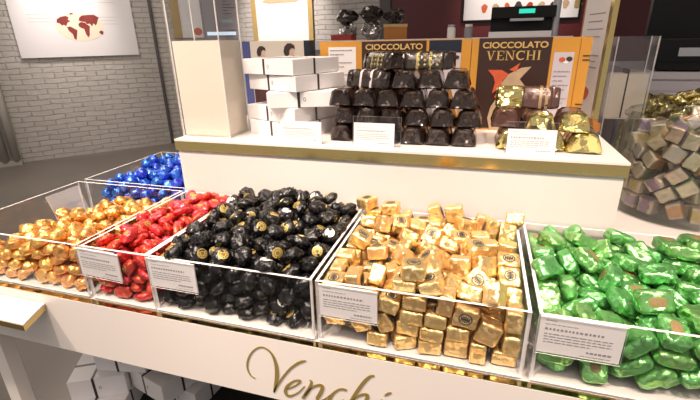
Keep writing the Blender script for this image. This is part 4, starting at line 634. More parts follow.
D_green = [(388,1338,113,.46,-.02,.02,.89,0),(1835,436,166,.34,.19,.48,.79,1),(2390,1838,114,.04,-.01,-.05,-1,0),(2417,451,112,.42,.02,.01,-.91,3),(329,700,113,.35,.01,.05,.93,0),(239,2287,113,.17,.02,.02,.98,1),(859,819,114,1,.04,0,.04,0),(163,1799,114,.71,.02,.01,.71,1),(1488,389,113,.88,.04,-.02,-.47,0),(1037,428,108,0,-.88,-.48,-.01,3),(770,1932,111,.9,-.02,.01,-.43,2),(245,343,113,.96,.03,.02,-.29,0),(2436,869,117,.01,-.01,-.04,1,0),(2080,652,109,0,-.94,.33,-.01,2),(2572,770,385,.48,.51,.48,.52,3),(554,1671,111,.43,-.01,-.02,.9,2),(2448,388,331,.03,-.01,-.03,1,2),(667,523,211,.61,.33,-.25,.67,2),(551,1338,341,.01,-.2,-.12,-.97,3),(700,197,192,.66,.25,-.29,.65,3),(965,1133,328,.75,.08,-.01,.65,2),(1324,168,259,.02,.34,.11,-.93,0),(164,2448,330,.7,-.02,.02,.71,1),(2444,2503,323,.07,-.06,-.01,-1,1),(166,1011,250,.68,-.17,.14,.69,2),(231,164,336,1,0,.07,.01,0),(1718,226,345,.66,0,-.27,.7,2),(1079,1561,201,.8,.07,-.36,-.47,0),(2512,1453,112,.72,0,.01,-.7,2),(165,1404,326,.71,-.07,-.08,-.69,0),(1462,175,558,.05,-.08,.1,-.99,2),(1287,1219,520,.96,.18,.01,.24,1),(1303,801,550,.58,.06,-.04,.81,1),(650,114,490,.02,-.04,.71,.7,3),(998,661,328,.03,-.56,-.83,.02,1),(391,380,488,.28,-.27,-.18,-.91,0),(505,1703,331,.2,.03,0,-.98,2),(165,2451,549,.71,-.03,-.01,-.7,2),(2451,2069,319,.02,-.05,.01,-1,1),(2493,113,227,.49,.51,.51,-.49,0),(2443,2481,543,.02,.99,-.14,-.05,2),(2065,497,388,.77,.15,-.26,-.56,2),(1072,170,367,0,.32,.05,-.95,3),(228,1047,482,.98,-.18,-.04,.02,1),(699,1438,492,.09,.95,.18,-.22,3),(2513,1219,303,.69,.16,-.15,.69,0),(1748,1138,451,.97,.18,-.02,-.18,2),(1285,2003,387,.57,.04,-.3,-.77,3),(1634,2279,482,.92,.35,.11,-.15,3),(2516,1671,335,.7,.02,.03,-.72,0),(1775,651,492,.62,-.08,.27,-.74,1),(1822,108,681,.28,.27,-.65,.65,3),(2451,2470,765,0,.04,-.02,1,2),(2137,988,311,.31,.06,-.04,-.95,0),(2057,2452,717,.71,-.02,.06,.7,3),(1151,2000,591,.11,.89,-.33,.29,0),(2101,143,224,.55,.44,-.59,.4,3),(2315,717,432,.05,-.79,-.04,.61,2),(560,991,293,.07,.08,.01,-.99,2),(559,2126,272,.47,.02,-.43,-.77,1),(1368,473,378,.72,-.67,-.16,.1,0),(1398,475,681,.05,0,.18,-.98,3),(175,1096,694,.68,-.11,-.18,-.71,1),(717,443,521,.87,-.34,.34,-.07,3),(2141,1746,499,.03,-.18,.11,-.98,2),(212,1537,525,.83,-.15,-.11,-.53,1),(1682,1504,546,1,-.07,.02,.01,3),(239,666,397,.37,.14,.27,-.88,0),(2128,1447,597,.16,.06,-.73,-.66,0),(165,2453,770,.7,-.01,.04,.71,3),(163,1987,328,.7,.01,.08,.71,0),(197,203,711,.89,.24,-.39,-.06,1),(463,2518,852,.91,-.02,.41,.03,3),(2511,1572,554,.69,.06,-.03,.73,1),(1838,387,642,.3,-.05,-.95,-.05,1),(2064,2453,939,.69,-.02,.07,.72,3),(2186,1626,833,.62,-.37,.29,.62,0),(1662,2568,608,.7,.69,.09,-.12,1),(275,2070,534,1,-.01,.06,.03,1),(1069,169,657,.93,.01,-.37,.03,3),(229,1426,797,.04,-.01,-.14,-.99,3),(1720,1841,609,.17,-.17,.64,-.73,2),(1970,712,682,.03,-.27,-.03,-.96,3),(2453,384,565,.01,.12,.01,-.99,3),(649,839,513,.96,.17,-.02,-.23,1),(1228,2434,491,.78,.24,-.29,-.5,2),(1314,1164,733,.98,.17,.08,.04,0),(547,2414,499,.46,.26,-.02,.85,0),(1331,1580,714,.67,.02,.14,.73,2),(1532,2095,626,.43,.2,-.3,.83,3),(2479,1056,593,.64,-.26,.23,.69,3),(2513,2041,536,.71,0,.05,-.7,2),(675,1783,571,.14,0,.16,.98,2),(225,1741,678,.01,.01,-.18,-.98,2),(980,542,602,.21,.18,.17,.95,2),(2122,2074,578,.01,-.1,.23,-.97,2),(231,2065,763,0,-.08,0,-1,1),(2463,973,939,.88,.27,-.16,-.34,0),(1491,828,748,.06,.34,.03,.94,2),(2104,1941,825,.11,-.04,-.16,-.98,0),(793,228,778,.71,-.09,.1,-.69,0),(1009,2457,591,.64,-.26,-.29,.66,2),(1718,1078,721,.5,.72,-.3,-.37,3),(2133,485,799,.35,-.33,-.72,-.5,3),(2137,1089,533,.73,-.04,.05,.68,0),(2507,109,675,.47,.48,.53,-.52,2),(1293,2445,779,.94,-.15,.12,-.29,2),(2013,1217,792,.8,.59,-.1,-.12,1),(497,228,812,.42,.47,.55,.55,3),(1789,1586,753,.25,-.08,-.04,-.96,1),(2462,2518,989,1,.03,.05,-.01,3),(1774,2263,789,.51,-.71,.43,-.24,1),(444,1041,770,.34,-.63,-.48,.5,3),(804,2567,867,.32,-.29,-.63,-.65,0),(2453,1242,726,0,.01,-.33,-.94,2),(2518,1964,753,.72,0,.06,-.69,3),(1040,1699,785,.4,-.43,-.39,.71,3),(804,2099,578,.18,-.37,.27,.87,3),(802,1064,593,.28,.13,.56,.77,1),(542,1627,841,.76,-.31,.4,-.41,3),(1431,220,818,.68,.09,.15,-.71,2),(1322,606,974,.08,0,.52,-.85,1),(885,1371,663,.09,.92,-.3,-.25,2),(2469,691,758,.31,.91,-.09,-.26,1),(163,689,704,.29,-.65,.66,.26,1),(2064,916,839,.94,-.21,.22,-.14,0),(1607,1395,958,.99,.11,-.08,-.06,3),(1414,2507,960,.16,.07,-.98,.1,2),(158,1124,998,.22,.35,-.86,-.3,0),(2504,1728,994,.78,-.11,-.09,-.61,2),(1056,787,795,.58,.24,.12,.77,2),(2455,2217,1005,.01,-.02,-.56,.83,1),(1369,1773,889,.15,.87,-.47,-.03,1),(730,1893,822,.3,-.28,-.45,.79,3),(999,1207,907,.66,-.42,-.34,.52,2),(2127,2022,1034,.24,-.02,.19,.95,3),(351,2116,967,.87,-.03,.08,-.48,3),(168,1691,933,.7,-.12,-.14,-.68,3),(2516,1513,832,.69,-.14,-.14,-.69,1),(1756,412,927,0,-.8,.6,.03,2),(1108,2154,852,.7,-.09,-.3,.64,3),(536,632,727,.28,.92,-.01,.26,1),(2189,179,671,.22,.61,.17,-.74,2),(657,2264,728,.26,.22,-.68,-.65,2),(774,2122,1016,.22,-.19,-.18,-.94,2),(1583,2079,899,.54,.16,-.28,.78,2),(778,1549,980,.34,.29,.06,.89,2)]
D_blue = [(2127,908,136,.65,-.71,-.06,.28,0),(2252,2538,134,.96,.03,-.03,-.26,3),(2387,393,132,.24,-.05,.76,-.6,2),(2364,2012,130,.76,-.03,.01,.65,1),(2404,1695,129,1,0,.09,.03,1),(794,825,136,.07,-1,.05,.03,2),(1394,432,134,0,-1,-.09,-.01,1),(892,553,135,.62,.59,-.45,-.25,3),(2385,1405,132,.23,.63,-.31,-.68,0),(215,140,132,.06,.26,.96,.02,3),(2186,1829,261,.85,-.31,.41,.12,2),(2538,1258,331,.28,-.76,-.01,-.58,3),(2542,1865,316,.65,-.53,-.11,-.53,3),(1823,366,129,.08,.39,-.91,-.16,1),(2028,138,142,.19,.43,-.62,.63,2),(2046,2533,328,.43,.19,.32,.82,3),(2252,2268,177,.81,.01,.29,.51,2),(1661,136,137,.23,-.1,.08,.96,3),(2529,2272,142,.13,-.93,-.33,.06,0),(1829,873,148,.38,-.18,.21,-.88,3),(2527,1574,338,.51,.41,-.2,.73,1),(1381,733,140,.47,-.23,-.85,.06,1),(2243,656,136,.31,-.18,.65,-.67,0),(2288,1138,200,.47,-.26,-.26,-.8,3),(2004,2227,348,.07,.22,-.34,.91,1),(2542,2190,412,.5,-.27,.42,.7,2),(2549,1403,565,.07,-.7,.23,-.67,1),(2535,2545,141,.19,-.21,-.64,-.71,0),(134,520,138,.66,.13,.74,.06,1),(2551,1058,146,.72,.26,-.59,-.23,1),(526,911,145,.07,.33,.72,-.6,0),(1651,584,137,.29,.1,.88,.37,0),(1602,804,291,.56,-.08,-.48,.67,2),(2268,2540,497,.44,-.42,-.59,-.53,3),(2319,2013,399,.19,-.44,-.36,-.8,1),(1947,632,153,.27,.01,-.62,-.73,1),(2263,1317,396,.96,-.24,.17,.01,1),(2384,863,264,.2,.32,-.88,.28,2),(387,407,143,.54,-.59,.58,.17,1),(2289,2277,463,.4,.55,.53,-.5,2),(2533,627,177,.96,.02,-.28,.02,2),(2510,1699,586,.81,-.26,-.18,-.51,3),(2531,1981,608,.97,.15,-.17,-.03,3),(2540,2494,417,.77,.34,.41,.36,1),(2539,141,142,.25,-.93,.26,.1,3),(2105,404,131,.2,-.22,-.05,.95,1),(679,375,136,.51,-.57,.25,-.59,3),(2136,780,382,.52,.26,.81,.1,0),(2538,998,447,.52,.62,.52,.28,3),(2059,2294,614,.32,.46,-.17,-.81,0),(1368,151,148,.26,-.22,-.47,-.81,3),(2232,1573,325,.58,.56,-.24,.55,2),(2272,152,259,.87,0,.46,.17,1),(2542,697,445,.55,-.46,.52,-.47,0),(2542,1534,821,.61,.23,-.3,.7,2),(1831,212,351,.42,.64,.52,.38,2),(1599,367,308,.34,-.59,.69,-.25,1),(529,633,141,.18,-.37,-.43,-.8,1),(2233,1774,537,.15,-.68,.7,.15,0),(1095,138,390,.03,.25,-.92,-.3,1),(2544,373,361,.28,.06,-.78,.55,1),(142,333,351,.82,.5,-.25,-.12,1),(142,668,378,.41,.41,.55,.61,0),(2038,401,389,.28,.22,-.19,-.92,2),(2295,300,512,.62,.12,-.76,.18,0),(2304,551,385,.58,-.06,.11,-.8,0),(2310,1358,670,.58,-.29,.45,.61,2),(2123,2544,745,.34,-.15,.42,-.83,1),(838,136,151,.47,-.05,-.76,-.44,1),(1152,493,254,.89,-.01,.45,-.09,0),(2536,2545,698,.26,-.83,-.24,.43,0),(2535,2264,680,.19,-.03,.22,.96,2),(2356,2529,907,.84,-.04,-.25,.49,3),(383,453,412,.75,.51,.42,.03,0),(506,147,139,.13,.31,.59,.73,2),(989,911,392,.34,-.09,.04,.94,3),(2068,144,492,.05,.78,.36,-.51,0),(2544,1222,795,.57,-.52,.47,-.43,3),(1786,582,380,.59,.6,-.4,.35,2),(1105,254,142,.28,.33,-.68,.59,2),(2113,1524,582,.74,.03,.49,-.46,3),(1405,578,368,.49,-.08,.81,.32,0),(474,735,402,.2,-.63,.01,-.75,0),(2533,655,711,.53,-.3,.66,-.44,0),(820,144,526,.56,-.32,-.7,-.32,3),(359,149,391,.27,-.82,.46,.2,3),(1575,135,467,.23,.08,.97,-.09,3),(1533,415,570,.23,.19,-.67,-.68,2),(2270,1003,505,.67,0,-.57,.47,1),(140,425,612,.13,.12,-.61,-.78,0),(1338,301,384,.56,.3,-.73,-.23,0),(2538,946,708,.84,.2,.03,-.5,2),(2271,560,660,.81,.18,-.54,-.13,1),(150,702,664,.65,-.47,.32,.51,0),(707,1785,475,.29,-.28,.06,-.91,1),(1885,143,711,.92,-.39,0,.11,1),(2276,2289,787,.82,-.53,.15,.19,3),(2259,2016,724,.75,.17,.2,.61,1),(2524,143,501,.76,-.4,-.49,.16,2),(2271,135,725,.05,.72,-.09,-.68,0),(1994,1883,751,.98,.18,-.12,-.03,0),(686,538,356,.78,.1,-.6,.12,0),(1830,383,582,.13,-.2,.97,.06,1),(383,850,631,.59,.23,-.02,.78,2),(1069,136,678,.96,.06,.05,-.27,3),(1876,1630,719,.22,.96,.15,-.05,1),(1987,622,573,.52,.1,-.49,-.69,3),(1435,690,619,.36,-.62,-.33,.62,0),(2530,1825,834,.09,-.04,-.61,-.78,3),(2289,805,770,.91,.33,.12,.23,3),(2538,2330,956,.03,.31,.95,.05,2),(900,346,334,.17,-.01,.08,.98,2),(634,1548,672,.84,-.01,.12,.53,0),(424,399,677,.94,.22,.1,.23,2),(1351,142,637,.67,.68,.27,-.12,0),(2080,1196,599,.61,-.26,-.75,-.06,2),(608,270,394,.25,.11,-.86,.43,2),(2044,916,640,.01,-.35,.14,.93,1),(2535,583,973,.22,-.57,-.68,.41,3),(2268,1582,828,.48,.28,-.11,.83,2),(150,2535,881,.07,.95,.09,-.3,3),(1537,2026,836,.46,-.29,.71,-.45,2),(402,1920,729,.52,-.15,.01,-.84,1),(614,616,627,.41,.4,-.82,.04,2),(515,139,638,.09,-.11,.65,-.75,2),(1604,196,752,.32,.84,-.44,.08,2),(1108,394,530,.62,-.26,.26,-.69,3),(2100,2540,1033,.35,-.49,.46,.65,0),(1275,1046,618,.64,-.25,-.4,.6,0),(2095,2104,920,.01,.58,0,-.82,1),(2081,356,703,.72,-.09,-.48,-.48,2),(318,2329,777,.34,.2,-.88,.28,3),(949,624,422,.24,-.81,.54,.03,0),(149,145,590,.73,-.37,.32,-.48,2),(1621,1753,764,.44,-.59,-.68,.08,0),(2538,866,977,.63,.65,-.33,.27,3),(134,1309,728,.52,-.56,.4,-.51,3),(144,1578,852,.01,.26,.96,-.09,2),(1837,1764,952,.8,.2,-.05,-.56,1),(2544,390,649,.36,.64,.64,-.21,1),(1595,929,550,.6,-.69,.29,-.29,3),(1222,294,857,.06,.08,-.53,.84,3),(1420,1791,952,.45,.42,-.18,.76,0),(2545,136,779,.65,.56,-.38,.34,0),(1806,1367,639,.82,.29,.28,-.41,3),(142,2002,873,.55,.6,-.33,-.48,3),(928,1768,759,.78,.08,-.27,.55,1),(2301,1094,773,.79,-.42,-.08,-.43,3),(1991,589,842,.49,.7,.13,-.5,0),(2288,2233,1059,.79,-.42,.15,-.41,3),(749,140,799,.85,.11,-.22,-.47,3),(897,1483,771,.96,.07,.25,-.07,0),(1819,2056,908,.02,-.37,.12,.92,0),(809,2083,868,.08,.69,.12,-.7,0),(1782,883,757,.4,.54,-.35,-.66,2),(1663,1482,849,.51,-.15,.39,-.75,0),(354,1390,906,.94,.11,-.25,.21,3),(1191,1687,808,.78,.25,.58,-.06,3),(1481,435,833,.64,-.57,0,-.51,3),(149,951,771,.17,-.16,.97,.07,3),(2030,1387,804,.47,-.46,-.75,.08,1),(2347,118,1011,.36,-.39,-.22,.82,3),(305,184,825,.26,.88,-.27,-.31,0),(1565,1222,644,.39,.25,.61,-.64,2),(2215,1839,934,.54,.55,-.64,-.07,0),(658,1822,748,.13,-.05,-.13,-.98,3),(1241,1327,710,.86,-.17,-.03,-.48,1),(936,662,711,.21,.45,.09,-.86,2),(1260,823,795,.37,.2,.2,.88,0),(1639,2263,951,.14,-.8,-.57,.13,3),(507,1922,975,.26,.95,-.09,-.12,1),(1795,1193,847,.05,.1,-.4,.91,1),(2289,947,1022,.07,.68,-.15,-.72,1),(2001,1906,1111,.33,-.77,.3,.46,2),(535,2162,826,.81,-.3,.39,-.32,2),(2053,1581,1008,.88,-.28,.16,.35,3),(476,727,858,.57,-.51,.62,-.16,3),(1922,2315,981,.09,-.51,.37,.77,2),(418,1651,827,.89,-.01,.43,.12,2),(1707,623,659,.61,-.43,-.51,-.43,0),(1148,750,557,.27,.55,.69,.39,0),(1093,418,1083,.51,.45,.53,-.51,3),(477,2534,889,.6,.28,-.58,-.48,3),(665,423,827,.15,.82,-.23,.49,0),(1610,1650,1079,.76,.25,.59,-.03,1),(1282,2033,930,.64,.64,.01,.42,0),(2032,857,906,.59,.8,.08,-.1,2),(1483,1004,807,.07,.06,.45,.89,3),(2573,1342,1035,.77,.63,-.1,-.07,0),(1218,541,741,.9,.4,-.08,-.14,0),(2342,2499,1180,.2,-.21,.24,.93,1),(1207,1106,881,.06,-.68,.5,-.53,2),(407,1079,850,.02,.15,.01,.99,2),(1386,1497,905,.94,.27,.15,.16,1),(1749,2492,1124,.23,-.78,-.59,-.02,0),(2068,1127,903,.64,-.14,.44,.61,2),(2485,2076,886,.65,.59,-.37,.31,1),(1212,1620,1083,.55,.7,-.39,.23,0),(2390,1954,1118,.22,-.92,-.25,-.22,2),(1494,1396,1149,.86,.09,-.33,.38,1),(1533,718,871,.6,-.72,.34,-.08,0),(1837,1394,1046,.16,.52,.25,-.8,3),(941,408,838,.7,-.24,.64,-.21,3),(676,1382,904,.79,-.04,.55,-.27,3),(2356,367,854,.58,.5,.61,-.2,0),(942,1639,1000,.34,-.84,.03,.42,2),(811,422,588,.38,.27,.66,-.59,2),(989,144,948,.24,-.56,-.68,.41,3),(1809,2162,1172,.8,.19,-.39,.41,1),(1065,2217,891,.38,.4,.81,.17,3),(940,2537,914,.15,-.22,-.77,-.58,2),(2064,166,924,.19,.03,-.9,-.39,0),(1733,1875,1195,.52,-.03,.21,-.83,3),(1517,1241,926,.62,-.19,-.34,-.68,2),(1802,372,850,.03,-.08,.86,.5,0),(1363,2301,972,.36,.07,-.91,-.2,0),(1793,733,987,.21,-.1,.11,-.96,2),(1159,2534,1106,.48,.56,.41,.54,3),(261,533,847,.41,.8,-.26,.36,1),(2292,1321,942,.95,.16,-.05,.26,3),(695,1094,866,.68,-.62,.39,.07,0),(1019,1922,965,.31,.17,.38,.85,3),(944,1206,818,.64,.51,.49,-.31,3),(1126,1394,953,.28,.31,-.83,.37,1),(1216,1880,1155,.03,.28,-.12,.95,1),(2251,600,965,.36,.74,-.52,.23,0),(2574,299,1020,.07,.37,-.06,-.92,1),(1576,2299,1230,.08,-.21,.46,-.86,1),(538,1224,1077,.57,-.1,.42,.69,0),(1323,581,999,.15,-.39,.74,-.53,2),(254,1790,1017,.41,-.78,-.48,-.04,3),(1651,500,1051,.45,.27,-.45,.72,3),(1371,888,1037,.21,.57,.74,.28,3),(1761,131,987,.23,.32,.27,-.88,3),(2070,2307,1215,.19,.55,.55,-.6,0),(2445,1669,1045,.04,.36,.47,-.8,1),(1064,711,945,.01,.76,.41,.51,0),(1514,2041,1103,.5,-.61,.39,-.47,1),(2658,1877,1083,.62,.69,.33,-.15,2),(1461,2528,1130,.04,.48,-.74,-.47,0),(758,662,944,.39,.8,.43,-.14,3),(706,2352,941,.21,-.33,-.22,-.89,3),(1686,993,1007,.78,.11,.58,.19,2)]
D_cube = [(56,-453,165,.97,.02,.02,-.26,0),(-176,-57,201,.49,.52,-.5,.49,2),(-570,-250,191,.03,.01,.72,.7,3),(-254,-739,162,.86,-.01,.01,.52,0),(556,-487,159,.83,.01,0,-.56,1),(-255,350,413,.31,.38,-.46,.74,0),(-757,105,362,.69,-.34,.27,.58,2),(253,-210,479,.8,-.28,.02,-.53,3),(-92,-1179,197,.46,.55,.46,-.53,1),(225,-705,456,.85,.04,.07,-.52,2),(-971,696,190,.64,.63,.31,.31,2),(255,-757,776,.9,.03,.05,-.42,3),(-1143,28,162,.01,-.68,-.74,.01,3),(-817,837,574,.64,-.27,.67,.27,3),(-936,-745,190,.33,-.32,-.63,.63,0),(402,-1064,168,.66,.01,.02,.75,3),(1182,-137,191,.51,.52,.49,.48,0),(391,-25,710,.46,.04,.29,.84,1),(-1132,-383,200,.1,-.71,-.12,-.68,2),(208,-1171,566,.59,-.51,-.49,-.39,3),(-446,691,712,.8,.25,.51,-.2,1),(1030,-491,187,.02,-.01,-.71,.71,1),(250,-706,1142,.67,.26,-.66,.21,2),(1131,285,375,.59,.18,-.16,.77,3),(-404,82,727,.72,-.35,-.55,.23,2),(408,-337,1204,.18,.43,-.77,-.44,3),(-7,-1196,961,.58,-.58,.39,.41,1),(571,-553,837,.29,-.62,-.28,-.67,3),(-580,-557,402,.72,.5,.24,-.41,0),(-743,351,630,.92,.35,-.14,-.11,1),(553,-1012,511,.38,-.31,-.57,.66,2),(-501,-1046,228,.81,.13,.53,-.2,3),(1049,-453,572,.7,.64,-.22,-.23,2),(-122,-870,512,.52,-.07,.1,.84,1),(-104,-878,1190,.27,.85,-.36,.28,2),(1129,79,673,.2,.33,-.49,-.78,3),(313,-20,1859,.45,.21,-.47,.73,2),(-1128,175,877,.94,.34,-.01,-.09,3),(788,-838,192,.62,-.63,.34,-.32,2),(-28,-444,945,.7,-.26,-.64,-.2,0),(-352,-699,834,.61,-.5,.56,.27,1),(1163,-5,1077,.58,-.42,-.45,-.53,0),(1095,-382,945,.12,.12,.72,.67,2),(-1144,-80,1095,.06,.03,.3,-.95,2),(-169,-410,524,.65,-.3,-.22,.66,3),(-1156,21,502,.68,-.03,.07,.73,2),(-1123,-274,1416,.56,-.38,.3,.67,2),(-1093,-416,562,.58,.03,.02,.82,3),(-678,-340,710,.48,-.28,.05,.83,2),(891,-789,571,.35,.27,-.63,-.64,2),(823,-154,1308,.27,.78,-.56,-.04,2),(-743,-109,1100,.65,-.24,.12,.71,3),(600,-1032,892,.26,.13,-.69,-.66,0),(-1115,359,1209,.76,-.21,.3,.54,1),(-695,-932,552,.84,-.29,-.14,.43,3),(-491,-558,1145,.17,.79,.59,.04,0),(350,-1116,1221,.07,-.93,-.14,-.33,3),(632,-266,1643,.25,-.64,.7,-.17,0),(-1005,577,1506,.27,.02,.13,.95,3),(-870,-757,769,.42,-.34,.06,.83,0),(-315,-191,970,.82,.25,-.21,.47,2),(96,-1185,1475,.25,.23,.7,-.63,1),(-1087,481,602,.21,.57,-.49,-.62,1),(-958,670,954,.4,-.42,-.21,-.79,0),(-1080,-415,951,.17,.06,-.49,-.85,3),(898,-745,1108,.42,-.24,-.13,-.86,0),(-1153,64,1508,.04,0,.89,-.45,0),(1161,-21,1531,.97,-.23,.02,0,1),(-122,-1097,1770,.45,.34,-.08,-.82,0),(-976,-569,1259,.14,-.14,.24,-.95,2),(1002,-575,1369,.24,.07,.25,.94,2),(762,190,1641,.75,.13,.27,.59,0),(-471,1060,1756,.24,-.8,.53,-.17,1),(-426,-1083,1404,.49,.32,-.44,-.68,3),(-268,-234,1398,.89,.41,-.06,-.18,3),(-410,-1083,790,.23,-.54,.77,-.27,1),(1176,153,1839,.56,.33,.65,.4,1),(-516,-1041,1833,.42,.36,-.51,-.66,3),(1095,-388,1666,.84,.51,-.08,-.15,0),(-750,895,1403,.23,.67,-.23,.67,1),(441,-619,1780,.29,.15,.88,-.33,1),(137,-834,1564,.9,.07,.43,.03,1),(-377,-512,1739,.36,.8,.48,.03,0),(1115,321,2150,.15,.03,-.23,-.96,2),(-218,-668,1457,.28,-.05,.85,.43,0),(-610,-974,1038,.3,.8,.48,.21,3),(-529,629,1384,.51,.7,.21,.45,1),(-398,169,1632,.09,-.8,-.12,.58,2),(-678,-535,1516,.91,.08,.41,-.1,0),(690,618,1593,.49,.56,-.5,-.44,0),(-517,-304,1946,.05,-.42,.83,-.37,1),(-10,-197,1765,.48,-.1,-.86,.14,1),(771,5,2018,.05,-.14,.34,-.93,2),(617,-883,1410,.39,.38,.28,.79,2),(857,-787,1721,.37,-.38,-.19,-.83,3),(260,901,1794,.8,.48,.34,.1,2),(291,533,1913,.38,-.45,-.71,-.38,2),(309,-352,1989,.74,.39,.18,-.51,2),(-765,-839,1964,.73,-.49,-.36,.31,2),(635,595,1977,.75,-.12,.64,.11,0),(-689,-170,1518,.68,.72,-.12,-.04,2),(-199,32,2007,.93,-.15,-.32,-.1,2),(-258,-1106,2130,.9,.14,.42,-.02,0),(412,-1048,1747,.15,.66,.66,.34,2),(-123,385,1957,.17,-.09,.8,.58,2),(-72,-722,1921,.54,.73,.28,-.31,0),(-974,-545,1737,.22,.83,.39,.32,0),(341,1074,2093,.79,-.16,.2,.55,2),(-475,547,1742,.11,-.65,-.73,-.18,1),(890,719,2218,.62,.35,-.7,-.08,1),(973,-611,1982,.49,-.38,-.15,-.77,3),(-729,-902,1509,.62,.74,.02,-.26,2),(-134,765,1897,.12,.67,-.06,-.73,2),(-899,-111,1875,.52,-.6,-.5,.34,3),(-858,753,1822,.4,-.62,-.45,-.51,0),(-760,192,1533,.39,.48,-.52,.58,0),(-28,1162,1719,.01,.55,.04,.84,1),(1106,-339,2140,.74,-.19,.37,.52,3)]
